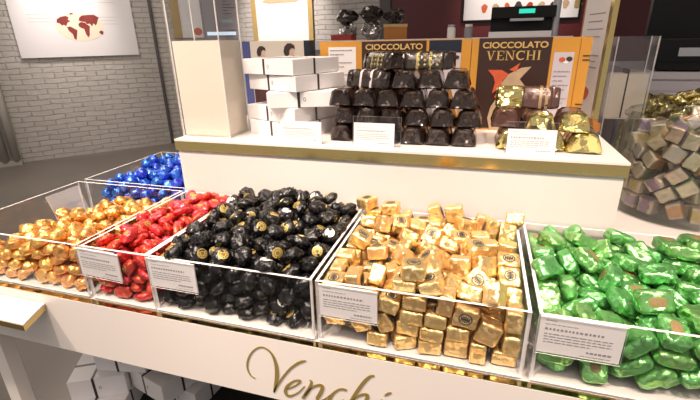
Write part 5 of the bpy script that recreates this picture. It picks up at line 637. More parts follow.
D_jargold = [(-807,734,133,.45,-.01,-.03,.89,1),(-1184,-32,217,.72,-.03,.69,0,0),(-67,-1176,169,.7,.7,.08,.06,3),(-842,-792,131,.9,-.03,.01,-.43,2),(379,-1132,162,.7,.69,.15,.08,2),(644,-1007,492,.44,.06,.71,-.55,1),(-412,-698,127,0,-.24,-.97,.01,3),(98,-252,131,.13,.01,-.04,.99,0),(1044,-321,164,.13,-.14,-.64,.75,2),(910,-619,128,0,-.96,.29,-.02,3),(1187,120,212,.58,.34,.64,.37,0),(-1069,-404,166,.29,-.25,-.67,.64,2),(807,225,127,0,-.98,.22,-.01,0),(-880,121,226,.64,.51,.46,-.34,1),(-1127,344,230,.08,.64,-.2,.74,3),(507,-798,128,0,-1,-.08,-.02,2),(-985,-481,462,.99,.12,.09,.03,2),(-285,-322,172,.6,.35,-.35,-.63,2),(173,-1181,546,.54,.65,-.34,.42,2),(-946,668,376,.09,-.46,.88,.05,1),(250,-302,380,.13,-.88,-.45,.01,1),(-482,-1037,208,.15,-.13,.64,.74,1),(1167,241,517,.62,.47,-.53,-.34,2),(-1073,-214,591,.78,-.53,.15,.29,1),(-861,-172,223,.65,-.09,.75,.01,3),(-997,439,598,.13,-.92,.34,.12,3),(-1112,81,607,.22,.48,.76,-.38,3),(-653,-417,232,.61,-.06,.68,-.41,3),(504,-419,126,.01,-.21,-.98,0,1),(245,-874,324,.25,-.16,.95,.02,0),(-398,-720,425,.57,-.49,-.45,.48,1),(578,-151,422,.39,.34,.53,.67,0),(-653,-668,465,.73,-.28,-.6,.16,1),(38,-611,134,.11,0,-.06,-.99,2),(989,-483,416,.88,.44,-.06,-.17,2),(-658,-86,526,.81,-.01,.19,.56,1),(-964,-642,685,.86,.07,.16,-.49,2),(-764,-334,754,.12,-.49,-.79,-.34,2),(-688,360,394,.85,.07,-.3,-.43,3),(625,-623,378,.55,.09,.1,.83,2),(-82,-956,442,.77,-.42,-.42,-.24,1),(-37,-579,388,.36,-.04,.09,.93,0),(-215,-721,715,.4,-.41,-.74,.35,0),(-297,-1116,654,.89,-.09,-.43,-.16,3),(960,-645,652,.4,.35,.12,-.84,2),(-455,-872,809,.01,-.52,-.26,.81,2),(401,-833,629,.92,-.02,.04,.4,2),(-741,-937,878,.7,.49,-.5,.13,1),(156,-584,634,.01,-.84,-.51,.17,3),(46,-1194,928,.27,.28,.66,-.65,1),(1090,92,952,.87,.47,.02,.14,0),(387,89,668,.02,-.11,.1,.99,0),(-327,573,775,.7,-.36,.06,.61,3),(-738,137,750,.87,-.1,-.15,-.47,1),(81,-897,948,.59,-.37,-.39,-.6,3),(-855,830,745,.7,-.51,-.5,.02,1),(464,-1051,853,.17,-.97,-.12,.12,2),(-340,-415,824,.09,-.25,.57,.78,0),(-41,-79,742,.96,-.17,.15,.14,1),(-1128,199,868,.67,-.28,.25,.64,1),(840,-783,828,.11,-.84,-.4,-.35,2),(329,-297,780,.04,-.71,.45,-.54,0),(1022,-546,1069,.24,.49,-.8,.25,1),(1114,-304,780,.28,-.68,-.43,-.52,3),(11,-620,1001,.83,-.54,.13,.11,3),(601,-483,649,.97,-.03,.18,-.15,0),(-647,-646,946,.52,.68,-.38,.35,1),(-931,582,915,.01,.3,.87,.4,1),(448,-683,911,.29,-.95,.12,0,0),(-948,-723,1039,.02,-.54,-.43,.72,3),(718,-317,911,.24,.01,-.37,.9,1),(-1158,-83,1088,.63,.29,.36,-.62,2),(624,-463,1109,.92,.34,-.04,-.18,2),(380,-801,1155,.32,.1,-.34,.88,3),(-1061,406,1121,.41,.81,.08,.4,2),(34,-256,989,.93,.22,.17,.22,1),(286,-1156,1231,.22,.37,-.57,.7,3),(-571,-944,1227,.03,-.28,.7,-.65,3),(-835,196,1019,.42,-.7,-.42,.4,1),(227,1132,1441,.15,.89,-.15,.41,0),(10,-1155,1577,.02,-.86,.03,.51,1),(-196,-1095,1130,.9,.06,-.38,.19,2),(183,-395,1158,.19,-.96,.05,.22,1),(-305,-1140,1437,.64,-.73,-.14,-.21,3),(-1107,169,1388,.26,-.28,-.41,.83,2),(-886,-401,1060,.26,-.09,.49,.83,2),(872,-152,1117,.95,-.27,.11,-.09,3),(-400,-413,1126,.91,.16,-.13,-.36,2),(789,-898,1142,.51,.08,.69,-.51,1),(-509,71,1148,.97,.03,-.24,.08,3),(-537,-945,1608,.78,-.3,-.29,-.48,3),(803,364,1473,.15,-.35,-.53,.76,0),(356,320,1243,.15,.86,.42,-.23,2),(-778,-205,1225,.85,-.39,-.1,-.34,2),(-1161,-254,1352,.67,-.33,.65,-.14,1),(-43,-789,1330,.28,.06,-.84,.46,2),(2,-17,1168,.37,.88,-.17,.24,3),(596,-988,1426,.84,-.14,-.52,.11,0),(-737,297,1307,.54,-.14,-.11,-.82,3),(-645,-604,1348,.5,-.31,.44,-.67,2),(-208,-216,1323,.93,.17,-.1,-.32,2),(21,160,1499,.83,-.09,.35,-.43,0),(1154,-73,1285,.25,.68,-.68,.12,2),(113,-557,1455,.24,-.02,-.39,.89,1),(267,493,1476,.88,-.34,.17,.27,3),(-54,1096,1635,.38,.81,.44,.04,0),(242,-912,1521,.38,.15,-.78,.48,0),(-284,456,1427,.18,.95,.24,-.03,3),(547,-622,1339,.24,.25,.32,.88,0),(509,1032,1662,.91,.17,.36,-.15,1),(903,-633,1528,.9,.31,-.24,.19,0),(-509,33,1439,.42,.21,-.11,-.88,1),(420,-33,1536,.55,-.05,.41,.73,3),(-866,-739,1659,.36,-.61,.23,-.66,1),(-900,-123,1566,.16,-.41,-.86,-.25,2),(155,118,1717,.78,.26,.21,.53,2),(-995,-535,1414,.8,.21,.38,-.41,1),(700,-305,1519,.78,.53,.2,.25,0),(-1032,598,1490,.39,-.69,-.01,.61,2),(1021,559,1707,.48,.38,.76,-.23,0),(1008,-441,1335,.07,.12,.93,-.35,2),(-439,-267,1564,.46,-.81,-.36,-.03,0),(-302,-597,1489,.62,-.43,-.09,.65,3),(1167,263,1478,.09,.65,.28,.7,1),(773,696,1823,.21,.4,-.54,-.71,3),(-114,519,1689,.05,-.02,.12,.99,1),(403,735,1586,.01,.23,.44,.87,0),(-671,58,1721,.08,-.44,-.86,-.23,1),(570,262,1615,.78,.41,-.43,-.19,3),(410,436,1827,.19,-.12,.23,.95,2),(-1120,-401,1761,.27,-.54,-.49,.63,0),(-560,692,1638,.29,-.94,.2,0,2),(-817,810,1201,.22,-.69,-.21,-.65,3),(-363,227,1729,.36,-.01,.06,.93,1),(-849,-288,1757,.21,-.5,-.81,-.23,2),(-517,-551,1692,.04,-.44,.81,.38,2),(-1086,240,1721,.12,.12,-.81,-.56,3),(614,-745,1704,.2,-.01,.38,.9,0),(-565,1000,1416,.08,-.56,.59,-.58,1)]

XB, XG, XR, XO, XGR = -1.556 * S, -.640 * S, -1.985 * S, -2.975 * S, .284 * S
YI = 1.512 * S
BW = .2782
SP = .0050                                     # from bin corner to the simulated fill's corner
acrylic_bin('clear acrylic bin of orange foil chocolates, front left corner', XO, YI, .2990, .2782)
acrylic_bin('narrow clear acrylic bin full of red chocolates', XR, YI, .1315, .2782)
acrylic_bin('clear acrylic bin heaped with black chocolates', XB, YI, BW, .2782)
acrylic_bin('clear acrylic bin heaped with gold foil chocolates', XG, YI, BW, .2782)
acrylic_bin('clear acrylic bin of green foil chocolates at right', XGR, YI, BW, .2782)
acrylic_bin('clear acrylic bin of blue chocolates behind the orange bin', XO, .7615, .2990, .2800)
ZF = TOP + .0040
candies('orange', 'orange_chocolate', 'amber orange foil chocolate in the left front bin', 'orange chocolates', D_orange, (XO + .0255, YI + SP, ZF))
candies('red', 'red_chocolate', 'red foil chocolate in the narrow bin', 'red chocolates', D_red, (XR + .0045, YI + SP, ZF), .6)
candies('black', 'black_chocolate', 'black wrapped chocolate in the heap of the black bin', 'black chocolates', D_black, (XB + SP, YI + SP, ZF), .55, True)
candies('gold', 'gold_chocolate', 'gold foil chocolate block in the heap of the gold bin', 'gold chocolates', D_gold, (XG + SP, YI + SP, ZF), 1)
candies('green', 'green_chocolate', 'green foil chocolate in the right front bin', 'green chocolates', D_green, (XGR + SP, YI + SP, ZF), .55)
candies('blue', 'blue_chocolate', 'blue foil chocolate ball in the rear left bin', 'blue chocolates', D_blue, (XO + .026, .7615 + .006, ZF))

# ------------------------------------------------------------------ price cards
def card_mesh(w, h, seed, th=.0012, head=True):
    """printed card standing in xz, its face towards -y; strokes too small to read"""
    bm = box((0, 0, 0), (w, th, h)); rg = random.Random(seed)
    def line(x, z, x1, hh, lo, hi, gap):
        while x < x1:
            k = min(x1 - x, rg.uniform(lo, hi)); box((x, -.0003, z), (x + k, -.00005, z + hh), bm, 1); x += k + gap
    u = w / .086
    line(.006 * u, h * .90, .018 * u, h * .018, .002, .004, .0006)
    line(.006 * u, h * .80, .040 * u, h * .014, .003, .006, .0012)
    if head: line(.006 * u, h * .65, .066 * u, h * .055, .0018, .0034, .0018)
    for k in range(4): line(.006 * u, h * (.53 - .075 * k), (.076 - .02 * (k == 3)) * u, h * .022, .003, .008, .0014)
    line(.052 * u, h * .15, .078 * u, h * .05, .0022, .004, .0012)
    line(.046 * u, h * .06, .078 * u, h * .014, .004, .008, .001)
    return bm
def price_card(label, x, y, z, w=.086, h=.05, rot=(0, 0, 0), holder=False, seed=1):
    t = thing('price_card', label, 'sign', (x, y, z), group='price cards')
    t.rotation_euler = rot
    obj('card', card_mesh(w, h, seed), ['paper', 'ink'], t)
    if holder:
        obj('clear_holder', panel_bm((-.002, .0015, 0), (w + holder, .0035, h + .012), 1), ['acrylic', 'edge'], t)
        obj('holder_foot', panel_bm((-.002, .0037, 0), (w + holder, .022, .0015), 2), ['acrylic', 'edge'], t)
    else:
        obj('clear_sleeve', panel_bm((-.001, -.0022, -.001), (w + .001, -.0012, h + .001), 1), ['acrylic', 'edge'], t)
        obj('hook', panel_bm((w * .1, .0014, h), (w * .9, .0032, h + .0012), 2), ['acrylic', 'edge'], t)
YC = YI - .0016
price_card('white price card on the front of the red bin', -.622, YC, .8500, .084, .05, (0, .035, 0), seed=2)
price_card('white price card on the front of the black bin', -.479, YC, .8505, seed=3)
price_card('white price card on the front of the gold bin', -.1925, YC, .8495, .0825, seed=4)
price_card('white price card on the front of the green bin', .0895, YC, .8505, .090, .0515, seed=5)
t = thing('price_card', 'blank back of a card on the side of the orange bin', 'sign', (XO - .0016, .672, .823), group='price cards')
t.rotation_euler = (-.30, 0, PI / 2)
obj('card', card_mesh(.086, .066, 9), ['paper', 'ink'], t, loc=(.086, 0, 0), rot=(0, 0, PI))
price_card('white price card in front of the white box stack', -.3825, .768, TIER + .0003, .0875, .044, (-.1, 0, 0), .003, 6)
price_card('white price card in front of the dark chocolate logs', -.2285, .768, TIER + .0003, .0785, .0455, (-.1, 0, 0), .012, 7)
price_card('white price card in front of the gold ended logs', .0485, .770, TIER + .0003, .078, .044, (-.1, 0, 0), .002, 8)

# ------------------------------------------------------------------ white boxes with dark ribbon
def ribbon_box(x, y, z, a, h, rz, label, group):
    t = thing('white_box', label, 'box', (x, y, z), rz, group)
    s = a / 2; e = .0005; wd = .0028; fx = -.06 * a
    obj('carton', box((-s, -s, 0), (s, s, h)), 'whitebox', t, bevel=.0012)
    bm = bmesh.new()
    for lo, hi in (((fx - wd, -s - e, 0), (fx + wd, -s - .00005, h)), ((fx - wd, s + .00005, 0), (fx + wd, s + e, h)), ((fx - wd, -s, h + .00005), (fx + wd, s, h + e)),
                   ((-s - e, fx - wd, 0), (-s - .00005, fx + wd, h)), ((s + .00005, fx - wd, 0), (s + e, fx + wd, h)), ((-s, fx - wd, h + .00005), (s, fx + wd, h + e))):
        box(lo, hi, bm)
    obj('ribbon', bm, 'ribbon', t)
    bm = bmesh.new(); r = .0042; n = 12
    prism([(fx + .012 + r * .7 * math.cos(2 * PI * i / n), h * .52 + r * math.sin(2 * PI * i / n)) for i in range(n)], -s - .0005, -s - .00005, bm)
    prism([(fx + .012 + r * .4 * math.cos(2 * PI * i / n), h * .52 + r * .6 * math.sin(2 * PI * i / n)) for i in range(n)], -s - .0007, -s - .00051, bm, 1)
    obj('emblem', bm, ['mauve', 'whitebox'], t)
    return t
GB = 'white ribboned boxes on the raised shelf'
words = ['lowest', 'second from the bottom', 'middle', 'fourth from the bottom', 'topmost']
for k, (dx, dy, ang) in enumerate([(.0, .0, -.30), (-.004, .002, -.37), (.024, -.006, .37), (.006, .002, -.40), (-.004, .0, -.34)]):
    ribbon_box(-.400 + dx, .892 + dy, TIER + .0003 + k * .0320, .147, .0308, ang, 'white box with dark ribbon, %s of the stack on the raised shelf' % words[k], GB)
GU = 'white boxes under the table'
under = [(-.70, .62, 0, .3, 'under the table, front left of the pile, bottom layer'), (-.575, .70, 0, -.1, 'under the table, bottom layer, right of the front left box'), (-.71, .745, 0, .1, 'under the table, bottom layer at the back'),
         (-.715, .64, 1, .5, 'under the table, upper layer, leftmost'), (-.60, .67, 1, -.25, 'under the table, upper layer, right side'), (-.70, .78, 1, .05, 'under the table, upper layer at the back'), (-.67, .67, 2, .2, 'under the table, on top of the pile')]
for x, y, l, a, w in under:
    ribbon_box(x - .095 + (x + .67) * .3, y - .01 + (y - .69) * .35, .3823 + l * .0565, .122, .056, a, 'white box with dark ribbon ' + w, GU)

# ------------------------------------------------------------------ clear dispensers
def dispenser(name, label, x0, y0, x1, y1, zb, zt, rz=0, fill=None, shelf=None, mat='acrylic'):
    t = thing(name, label, 'container', (x0, y0, zb), rz); w = x1 - x0; d = y1 - y0; h = zt - zb; th = .003
    A = [mat, 'edge']
    obj('front_wall', panel_bm((0, 0, 0), (w, th, h), 1), A, t); obj('back_wall', panel_bm((0, d - th, 0), (w, d, h), 1), A, t)
    obj('side_wall', panel_bm((0, th + .0001, 0), (th, d - th - .0001, h), 0), A, t); obj('side_wall', panel_bm((w - th, th + .0001, 0), (w, d - th - .0001, h), 0), A, t)
    obj('base', panel_bm((th, th, 0), (w - th, d - th, .003), 2), A, t)
    if shelf: obj('inner_shelf', panel_bm((th + .0002, th + .0002, shelf), (w - th - .0002, d - th - .0002, shelf + .003), 2), A, t)
    return t
dispenser('clear_dispenser', 'tall clear acrylic box at left end of the raised shelf', -.6215, .776, -.506, .868, TIER + .0003, 1.36, .03)
zc = on_y(210, 40, .80).z
tag(obj('paper_bag_stack', box((-.0535, -.041, 0), (.0535, .041, zc - TIER - .0045), None), 'cream', loc=(-.5650, .8237, TIER + .0037), rot=(0, 0, .03)), 'block of cream paper bags inside the tall clear box', 'bags')
dispenser('clear_dispenser', 'clear acrylic box with inner shelf behind the glass jar at right', .328, 1.335, .424, 1.40, TOP + .0003, 1.205, 0, shelf=.192)
t = thing('paper_bag_stack', 'cream paper bags standing inside the clear box at right', 'bags', (.376, 1.367, TOP + .1956))
obj('bag_block', box((-.043, -.026, 0), (-.0085, .026, .116)), 'cream', t); obj('bag_block', box((-.0045, -.026, 0), (.043, .026, .116)), 'cream', t)
obj('dark_divider', box((-.0083, -.026, 0), (-.0047, .026, .128)), 'ribbon', t)

# ------------------------------------------------------------------ portrait book
t = thing('portrait_tin', 'pale box with two painted heads and blue spine behind the white boxes', 'box', (-.515, 1.06, TIER + .0003))
hb = .193
obj('box_body', box((-.074, -.012, 0), (.077, .028, hb)), 'lid', t)
obj('blue_spine', box((-.0995, -.013, 0), (-.0742, .028, hb)), 'blue_spine', t)
obj('navy_end', box((.0772, -.012, 0), (.0925, .028, hb)), 'navy', t)
obj('lower_picture', box((-.072, -.0128, .004), (.075, -.0122, .118)), 'mixdark', t)
def portrait(cx, cz, s, flip):
    g = obj('painted_portrait', prism([(cx + s * a * flip, cz + s * b) for a, b in [(-.55, -1.0), (-.5, -.6), (-.2, -.35), (-.25, 0), (-.1, .35), (.15, .45), (.38, .2), (.42, -.1), (.3, -.4), (.5, -.6), (.9, -.85), (1.0, -1.0)]], -.0131, -.0122), 'fig_skin', t)
    obj('dark_hair', prism([(cx + s * a * flip, cz + s * b) for a, b in [(-.75, -.45), (-.85, 0), (-.7, .5), (-.3, .85), (.15, .85), (.55, .6), (.6, .2), (.35, .35), (.05, .25), (-.12, 0), (-.15, -.35), (-.4, -.55)]], -.0136, -.0132), 'fig_dark', g)
    if flip > 0 and s > .02: obj('dark_coat', prism([(cx + s * a, cz + s * b) for a, b in [(-.1, -1.0), (.1, -.55), (.4, -.45), (.85, -.75), (1.1, -1.0)]], -.0136, -.0132), 'navy', g)
portrait(-.040, .166, .018, 1); portrait(.040, .168, .022, 1)

# ------------------------------------------------------------------ orange presentation boxes
def art(parent, x, z, s):
    """plain abstract swirls in the cover's beige and red"""
    bm = bmesh.new()
    prism([(x + s * a, z + s * b) for a, b in [(-.45, -2.0), (.55, -2.0), (.7, -1.5), (.35, -1.05), (.7, -.6), (.85, -.1), (.55, .25), (.95, .75), (.55, .7), (.1, .45), (-.15, .1), (-.2, -.4), (-.5, -.9), (-.6, -1.4)]], -.0199, -.0192, bm)
    g = obj('cover_swirl', bm, 'fig_beige', parent)
    bm = bmesh.new()
    for poly in ([(-.75, .62), (-.2, .62), (.1, .45), (-.12, .2), (-.2, -.1), (-.5, -.35), (-.42, .1), (-.5, .35)], [(-.25, -.25), (.05, -.15), (.1, -.45), (-.2, -.6), (-.4, -.5)], [(.1, .62), (.5, .9), (.38, .55)]):
        prism([(x + s * a, z + s * b) for a, b in poly], -.0206, -.02, bm)
    obj('red_swirl', bm, 'fig_red', g)
def pseudo(bm, x0, x1, z, hh, rg, y0, y1, mi=0):
    x = x0
    while x < x1:
        k = min(x1 - x, rg.uniform(.003, .009)); box((x, y0, z), (x + k, y1, z + hh), bm, mi); x += k + .0015
BY = 1.0
hb = 1.208 - TIER - .0004
# left box
t = thing('presentation_box', 'orange presentation box behind the dark logs, brown cover and navy panel', 'box', (-.20, BY, TIER + .0003), group='orange presentation boxes')
obj('case', box((-.17, -.018, 0), (.170, .02, hb)), 'orange', t)
obj('brown_cover', box((-.069, -.0188, .004), (.076, -.0182, hb - .001)), 'brown', t)
obj('info_panel', box((-.149, -.0188, .03), (-.083, -.0182, hb - .012)), 'paper', t)
obj('navy_panel', box((.082, -.0188, hb - .026), (.150, -.0182, hb - .001)), 'navy', t)
ip = obj('info_panel', box((.082, -.0188, .03), (.150, -.0182, hb - .027)), 'lilac', t)
text('cover_title', 'CIOCCOLATO', .0165, 'letter_gold', t, (.004, -.0192, hb - .0185), width=.128, bold=.0004)
rg = random.Random(3); bm = bmesh.new()
for k in range(14):
    if k % 5 != 3: box((-.055 + k * .0085, -.0196, hb - .026), (-.050 + k * .0085, -.0190, hb - .0225), bm)
obj('cover_subtitle', bm, 'letter_gold', t)
bm = bmesh.new()
for k in range(9): pseudo(bm, -.145, -.092 - .02 * (k % 3), hb - .02 - k * .009, .0022, rg, -.0196, -.019)
obj('small_print', bm, 'mauve', t)
bm = bmesh.new()
for x, z, r, m in ((.128, hb - .037, .006, 0), (.135, hb - .041, .0055, 0), (.142, hb - .036, .005, 1)):
    prism([(x + r * math.cos(2 * PI * i / 12), z + r * .8 * math.sin(2 * PI * i / 12)) for i in range(12)], -.0196, -.019, bm, m)
obj('chocolate_picture', bm, ['fig_red', 'fig_dark'], ip)
# right box
t = thing('presentation_box', 'orange presentation box with two-line gold title and swirling cover art', 'box', (.085, BY, TIER + .0003), group='orange presentation boxes')
obj('case', box((-.1135, -.018, 0), (.113, .02, hb)), 'orange', t)
cv = obj('brown_cover', box((-.0995, -.0188, .004), (.041, -.0182, hb + .001)), 'brown', t)
text('cover_title', 'CIOCCOLATO', .0165, 'letter_gold', t, (-.029, -.0192, hb - .0185), width=.126, bold=.0004)
def serif(bm, ch, x, z, w, h, y0, y1):
    T = .0030; t_ = .0013; s = .0012
    def bar(a, b, c, d): box((a, y0, b), (c, y1, d), bm)
    def slope(xa, za, xb, zb_, th):
        prism([(xa - th / 2, za), (xa + th / 2, za), (xb + th / 2, zb_), (xb - th / 2, zb_)], y0, y1, bm)
    def sf(xc, zz): bar(xc - .0030, zz, xc + .0030, zz + s)
    if ch == 'V': slope(x + .003, z + h, x + w / 2, z, T); slope(x + w - .003, z + h, x + w / 2 + .0004, z, t_); sf(x + .003, z + h - s); sf(x + w - .003, z + h - s)
    if ch == 'E':
        bar(x + .002, z, x + .002 + T, z + h); bar(x, z, x + w, z + s); bar(x, z + h - s, x + w, z + h); bar(x + .004, z + h * .47, x + w * .75, z + h * .47 + s)
        bar(x + w - .0012, z, x + w, z + .005); bar(x + w - .0012, z + h - .005, x + w, z + h)
    if ch == 'N': slope(x + .003, z + h, x + w - .003, z, T); bar(x + .0022, z, x + .0022 + t_, z + h); bar(x + w - .0035, z, x + w - .0035 + t_, z + h); sf(x + .003, z); sf(x + .002, z + h - s); sf(x + w - .003, z + h - s)
    if ch == 'C':
        n = 18; cx, cz = x + w * .55, z + h / 2; P2 = []
        for i in range(n + 1):
            a = PI * (.22 + 1.56 * i / n); P2.append((cx + w * .55 * math.cos(a), cz + h / 2 * math.sin(a)))
        for (xa, za), (xb, zb_), i in zip(P2, P2[1:], range(n)):
            th = t_ + (T - t_) * math.sin(PI * (i + .5) / n)
            for p in (0,): prism([(xa, za), (xa + (cx - xa) * th / (w * .5), za + (cz - za) * th / (h * .5)), (xb + (cx - xb) * th / (w * .5), zb_ + (cz - zb_) * th / (h * .5)), (xb, zb_)], y0, y1, bm)
        bar(x + w - .0018, z + h * .70, x + w - .0006, z + h)
    if ch in 'HI':
        bar(x + .002, z, x + .002 + T, z + h); sf(x + .0035, z); sf(x + .0035, z + h - s)
    if ch == 'H':
        bar(x + w - .005, z, x + w - .005 + T, z + h); sf(x + w - .0035, z); sf(x + w - .0035, z + h - s); bar(x + .003, z + h * .48, x + w - .003, z + h * .48 + s)
bm = bmesh.new(); x = -.083
for ch, w in (('V', .0175), ('E', .0145), ('N', .0185), ('C', .0165), ('H', .0185), ('I', .007)):
    serif(bm, ch, x, hb - .0425, w, .0185, -.0198, -.0190); x += w + .0026
obj('cover_name', bm, 'letter_gold', t)
art(cv, -.040, .096, .050)
ip = obj('info_panel', box((.047, -.0188, .02), (.084, -.0182, hb - .028)), 'lilac', t)
bm = bmesh.new()
for k in range(9): pseudo(bm, .051, .081 - .006 * (k % 3), hb - .066 - k * .009, .002, rg, -.0196, -.019)
obj('small_print', bm, 'mauve', ip)
bm = bmesh.new()
for x, z, r, m in ((.063, hb - .042, .006, 0), (.070, hb - .046, .005, 1), (.076, hb - .041, .006, 2)):
    prism([(x + r * math.cos(2 * PI * i / 12), z + r * .8 * math.sin(2 * PI * i / 12)) for i in range(12)], -.0196, -.019, bm, m)
obj('chocolate_picture', bm, ['fig_red', 'paper', 'fig_dark'], ip)
bm = bmesh.new()
for z in (hb - .036, hb - .044, .05, .058): box((.100, -.0192, z), (.113, -.0183, z + .0022), bm)
obj('edge_marks', bm, 'fig_dark', t)
obj('hinge_groove', box((.092, -.0186, .002), (.0935, -.0181, hb - .002)), 'framebrown', t)

# ------------------------------------------------------------------ wrapped chocolate logs
def log_section(u, w, h, seed, t):
    """domed trapezoid section with soft creases"""
    base = [(-.5, 0), (-.52, .12), (-.44, .55), (-.36, .88), (-.24, 1.0), (0, 1.02), (.24, 1.0), (.36, .88), (.44, .55), (.52, .12), (.5, 0), (.25, -.0), (0, 0), (-.25, 0)]
    out = []
    for i, (a, b) in enumerate(base):
        n = noise.noise_vector(Vector((a * 3 + seed, b * 3, t * 4)))
        out.append((a * w + n.x * .0016, u, max(.0, b * h + (n.y * .0016 if b > .05 else 0))))
    return out
def make_log(w, h, L, seed, body, endm, bandm=None, dots=False, ends=(.016, .016), bands=(-.012, .012), endm2=None):
    """one mesh per part, made once and copied"""
    res = []
    bm = bmesh.new(); rows = []; n = 9
    for j in range(n):
        t = j / (n - 1); u = -L / 2 + ends[0] + t * (L - ends[0] - ends[1])
        rows.append([bm.verts.new(p) for p in log_section(u, w * 1.0, h, seed, t)])
    for a, b in zip(rows, rows[1:]):
        for i in range(len(a)): bm.faces.new((a[i], a[(i + 1) % len(a)], b[(i + 1) % len(a)], b[i]))
    bm.faces.new(rows[0]); bm.faces.new(rows[-1][::-1])
    res.append(('sleeve', mesh_of('sleeve', bm, [body], True)))
    for sgn in (-1, 1):
        bm = bmesh.new(); R = []
        for k, (du, sc) in enumerate(((ends[(sgn + 1) // 2] - .0002, 1.012), (.010, 1.01), (.004, .93), (.0, .70), (.0015, .30))):
            sec = log_section(0, w * sc, h * (1 - (1 - sc) * .55), seed + 1, k * .3)
            R.append([bm.verts.new((x, sgn * (L / 2 - du), z + (1 - sc) * h * .30)) for x, _, z in sec])
        for a, b in zip(R, R[1:]):
            for i in range(len(a)): bm.faces.new((a[i], a[(i + 1) % len(a)], b[(i + 1) % len(a)], b[i]))
        # gathered folds: facets meet at a crooked point
        c = bm.verts.new((.003 * math.sin(seed), sgn * (L / 2 - .003), h * .5))
        for i in range(len(R[-1])): bm.faces.new((c, R[-1][i], R[-1][(i + 1) % len(R[-1])]))
        res.append(('foil_end', mesh_of('foil_end', bm, [endm2 if (sgn < 0 and endm2) else endm], False)))
    bm = bmesh.new()
    if bandm:
        for uu in bands:
            A = [bm.verts.new((x * 1.02, uu - .0025, z + .0004)) for x, _, z in log_section(0, w, h, seed, .5)]; B = [bm.verts.new((x * 1.02, uu + .0025, z + .0004)) for x, _, z in log_section(0, w, h, seed, .5)]
            for i in range(len(A) - 4): bm.faces.new((A[i], A[i + 1], B[i + 1], B[i]))
    if dots:
        for i in range(4):
            for j in range(3):
                y = -.026 + i * .012; zz = .25 + .25 * j; xx = -(.515 - .15 * zz) * w
                g = bmesh.ops.create_icosphere(bm, subdivisions=1, radius=.0036)
                for v in g['verts']: v.co = Vector((xx + v.co.x * .35, y + v.co.y, zz * h + v.co.z))
                xx = (.515 - .15 * zz) * w
                g = bmesh.ops.create_icosphere(bm, subdivisions=1, radius=.0036)
                for v in g['verts']: v.co = Vector((xx + v.co.x * .35, y + v.co.y, zz * h + v.co.z))
    if bandm or dots: res.append(('printed_band', mesh_of('printed_band', bm, [bandm or 'dots'], True)))
    else: bm.free()
    return res
def place_log(parts, name, label, x, y, z, rz, group, tilt=0):
    t = thing(name, label, 'chocolate log', (x, y, z), rz, group); t.rotation_euler = (0, tilt, rz)
    for nm, me in parts:
        o = bpy.data.objects.new(nm, me); COL.objects.link(o); o.parent = t
LW, LH = .0455, .0325
darks = [make_log(LW, LH, .098, s, 'f_choc_print', 'f_choc') for s in (1, 4, 7)]
roll = make_log(.043, .032, .108, 3, 'f_choc_print', 'f_choc', 'dots', True)
GD = 'dark chocolate logs on the raised shelf'
ordn = ['first', 'second', 'third', 'fourth', 'fifth', 'sixth']
rown = ['bottom row', 'second row up', 'third row up', 'fourth row up']
rg = random.Random(8)
rowx = [[-.2685 + i * .0484 for i in range(6)], [-.262 + i * .0484 for i in range(6)], [-.270 + i * .0478 for i in range(6)], [-.145, -.096, -.047]]
rowy = [.853, .856, .860, .866]
for r, xs in enumerate(rowx):
    for i, x in enumerate(xs):
        lab = 'dark foil chocolate log, %s from left in the %s' % (ordn[i], rown[r]) if r < 3 else 'dark foil chocolate log, %s from left of three upright ends in fourth row' % ordn[i]
        place_log(darks[(i * 2 + r) % 3], 'chocolate_log', lab, x + rg.uniform(-.0005, .0005), rowy[r] + rg.uniform(-.003, .003), TIER + .0004 + r * .0342, 0 if i % 2 else PI, GD)
place_log(make_log(.044, .033, .100, 9, 'f_choc_print', 'f_choc', 'lilac'), 'chocolate_log', 'dark chocolate log with grey printed band lying sideways, left of fourth row', -.216, .858, TIER + .0004 + 3 * .0342, 1.25, GD)
place_log(roll, 'chocolate_log', 'chocolate log with gold dot print on top of the pile, right one', -.108, .862, TIER + .0004 + 4 * .0342, 1.45, GD)
place_log(roll, 'chocolate_log', 'chocolate log with gold dot print on top of the pile, left one', -.196, .878, TIER + .0004 + 4 * .0342, .75, GD)
# gold ended logs at the right
golds = [make_log(.056, .034, .10, s, 'f_sleeve', 'f_lime') for s in (2, 6)]
groll = make_log(.046, .036, .108, 5, 'f_sleeve', 'f_lime', 'patch', ends=(.013, .046), bands=(-.022, -.032), endm2='f_sleeve')
GG = 'gold ended logs on the raised shelf'
place_log(golds[0], 'gold_log', 'gold ended chocolate log behind the card, left of bottom row', .061, .850, TIER + .0004, 0, GG)
place_log(golds[1], 'gold_log', 'gold ended chocolate log behind the card, middle of bottom row', .120, .854, TIER + .0004, PI, GG)
place_log(golds[0], 'gold_log', 'gold ended chocolate log at the right end of bottom row', .1795, .846, TIER + .0004, -.06, GG)
place_log(make_log(.050, .033, .088, 2, 'f_sleeve', 'f_lime'), 'gold_log', 'gold ended chocolate log, left one of the two facing us in second row', .1005, .838, TIER + .0358, .05, GG)
place_log(make_log(.050, .033, .088, 6, 'f_sleeve', 'f_lime'), 'gold_log', 'gold ended chocolate log, right one of the two facing us in second row', .156, .842, TIER + .0358, PI, GG)
place_log(make_log(.048, .033, .09, 8, 'f_sleeve', 'f_sleeve'), 'gold_log', 'brown sleeved chocolate log below the sideways roll', .046, .866, TIER + .0358, 0, GG)
place_log(groll, 'gold_log', 'brown chocolate roll with gold end lying sideways on top', .080, .858, TIER + .0704, 1.50, GG)

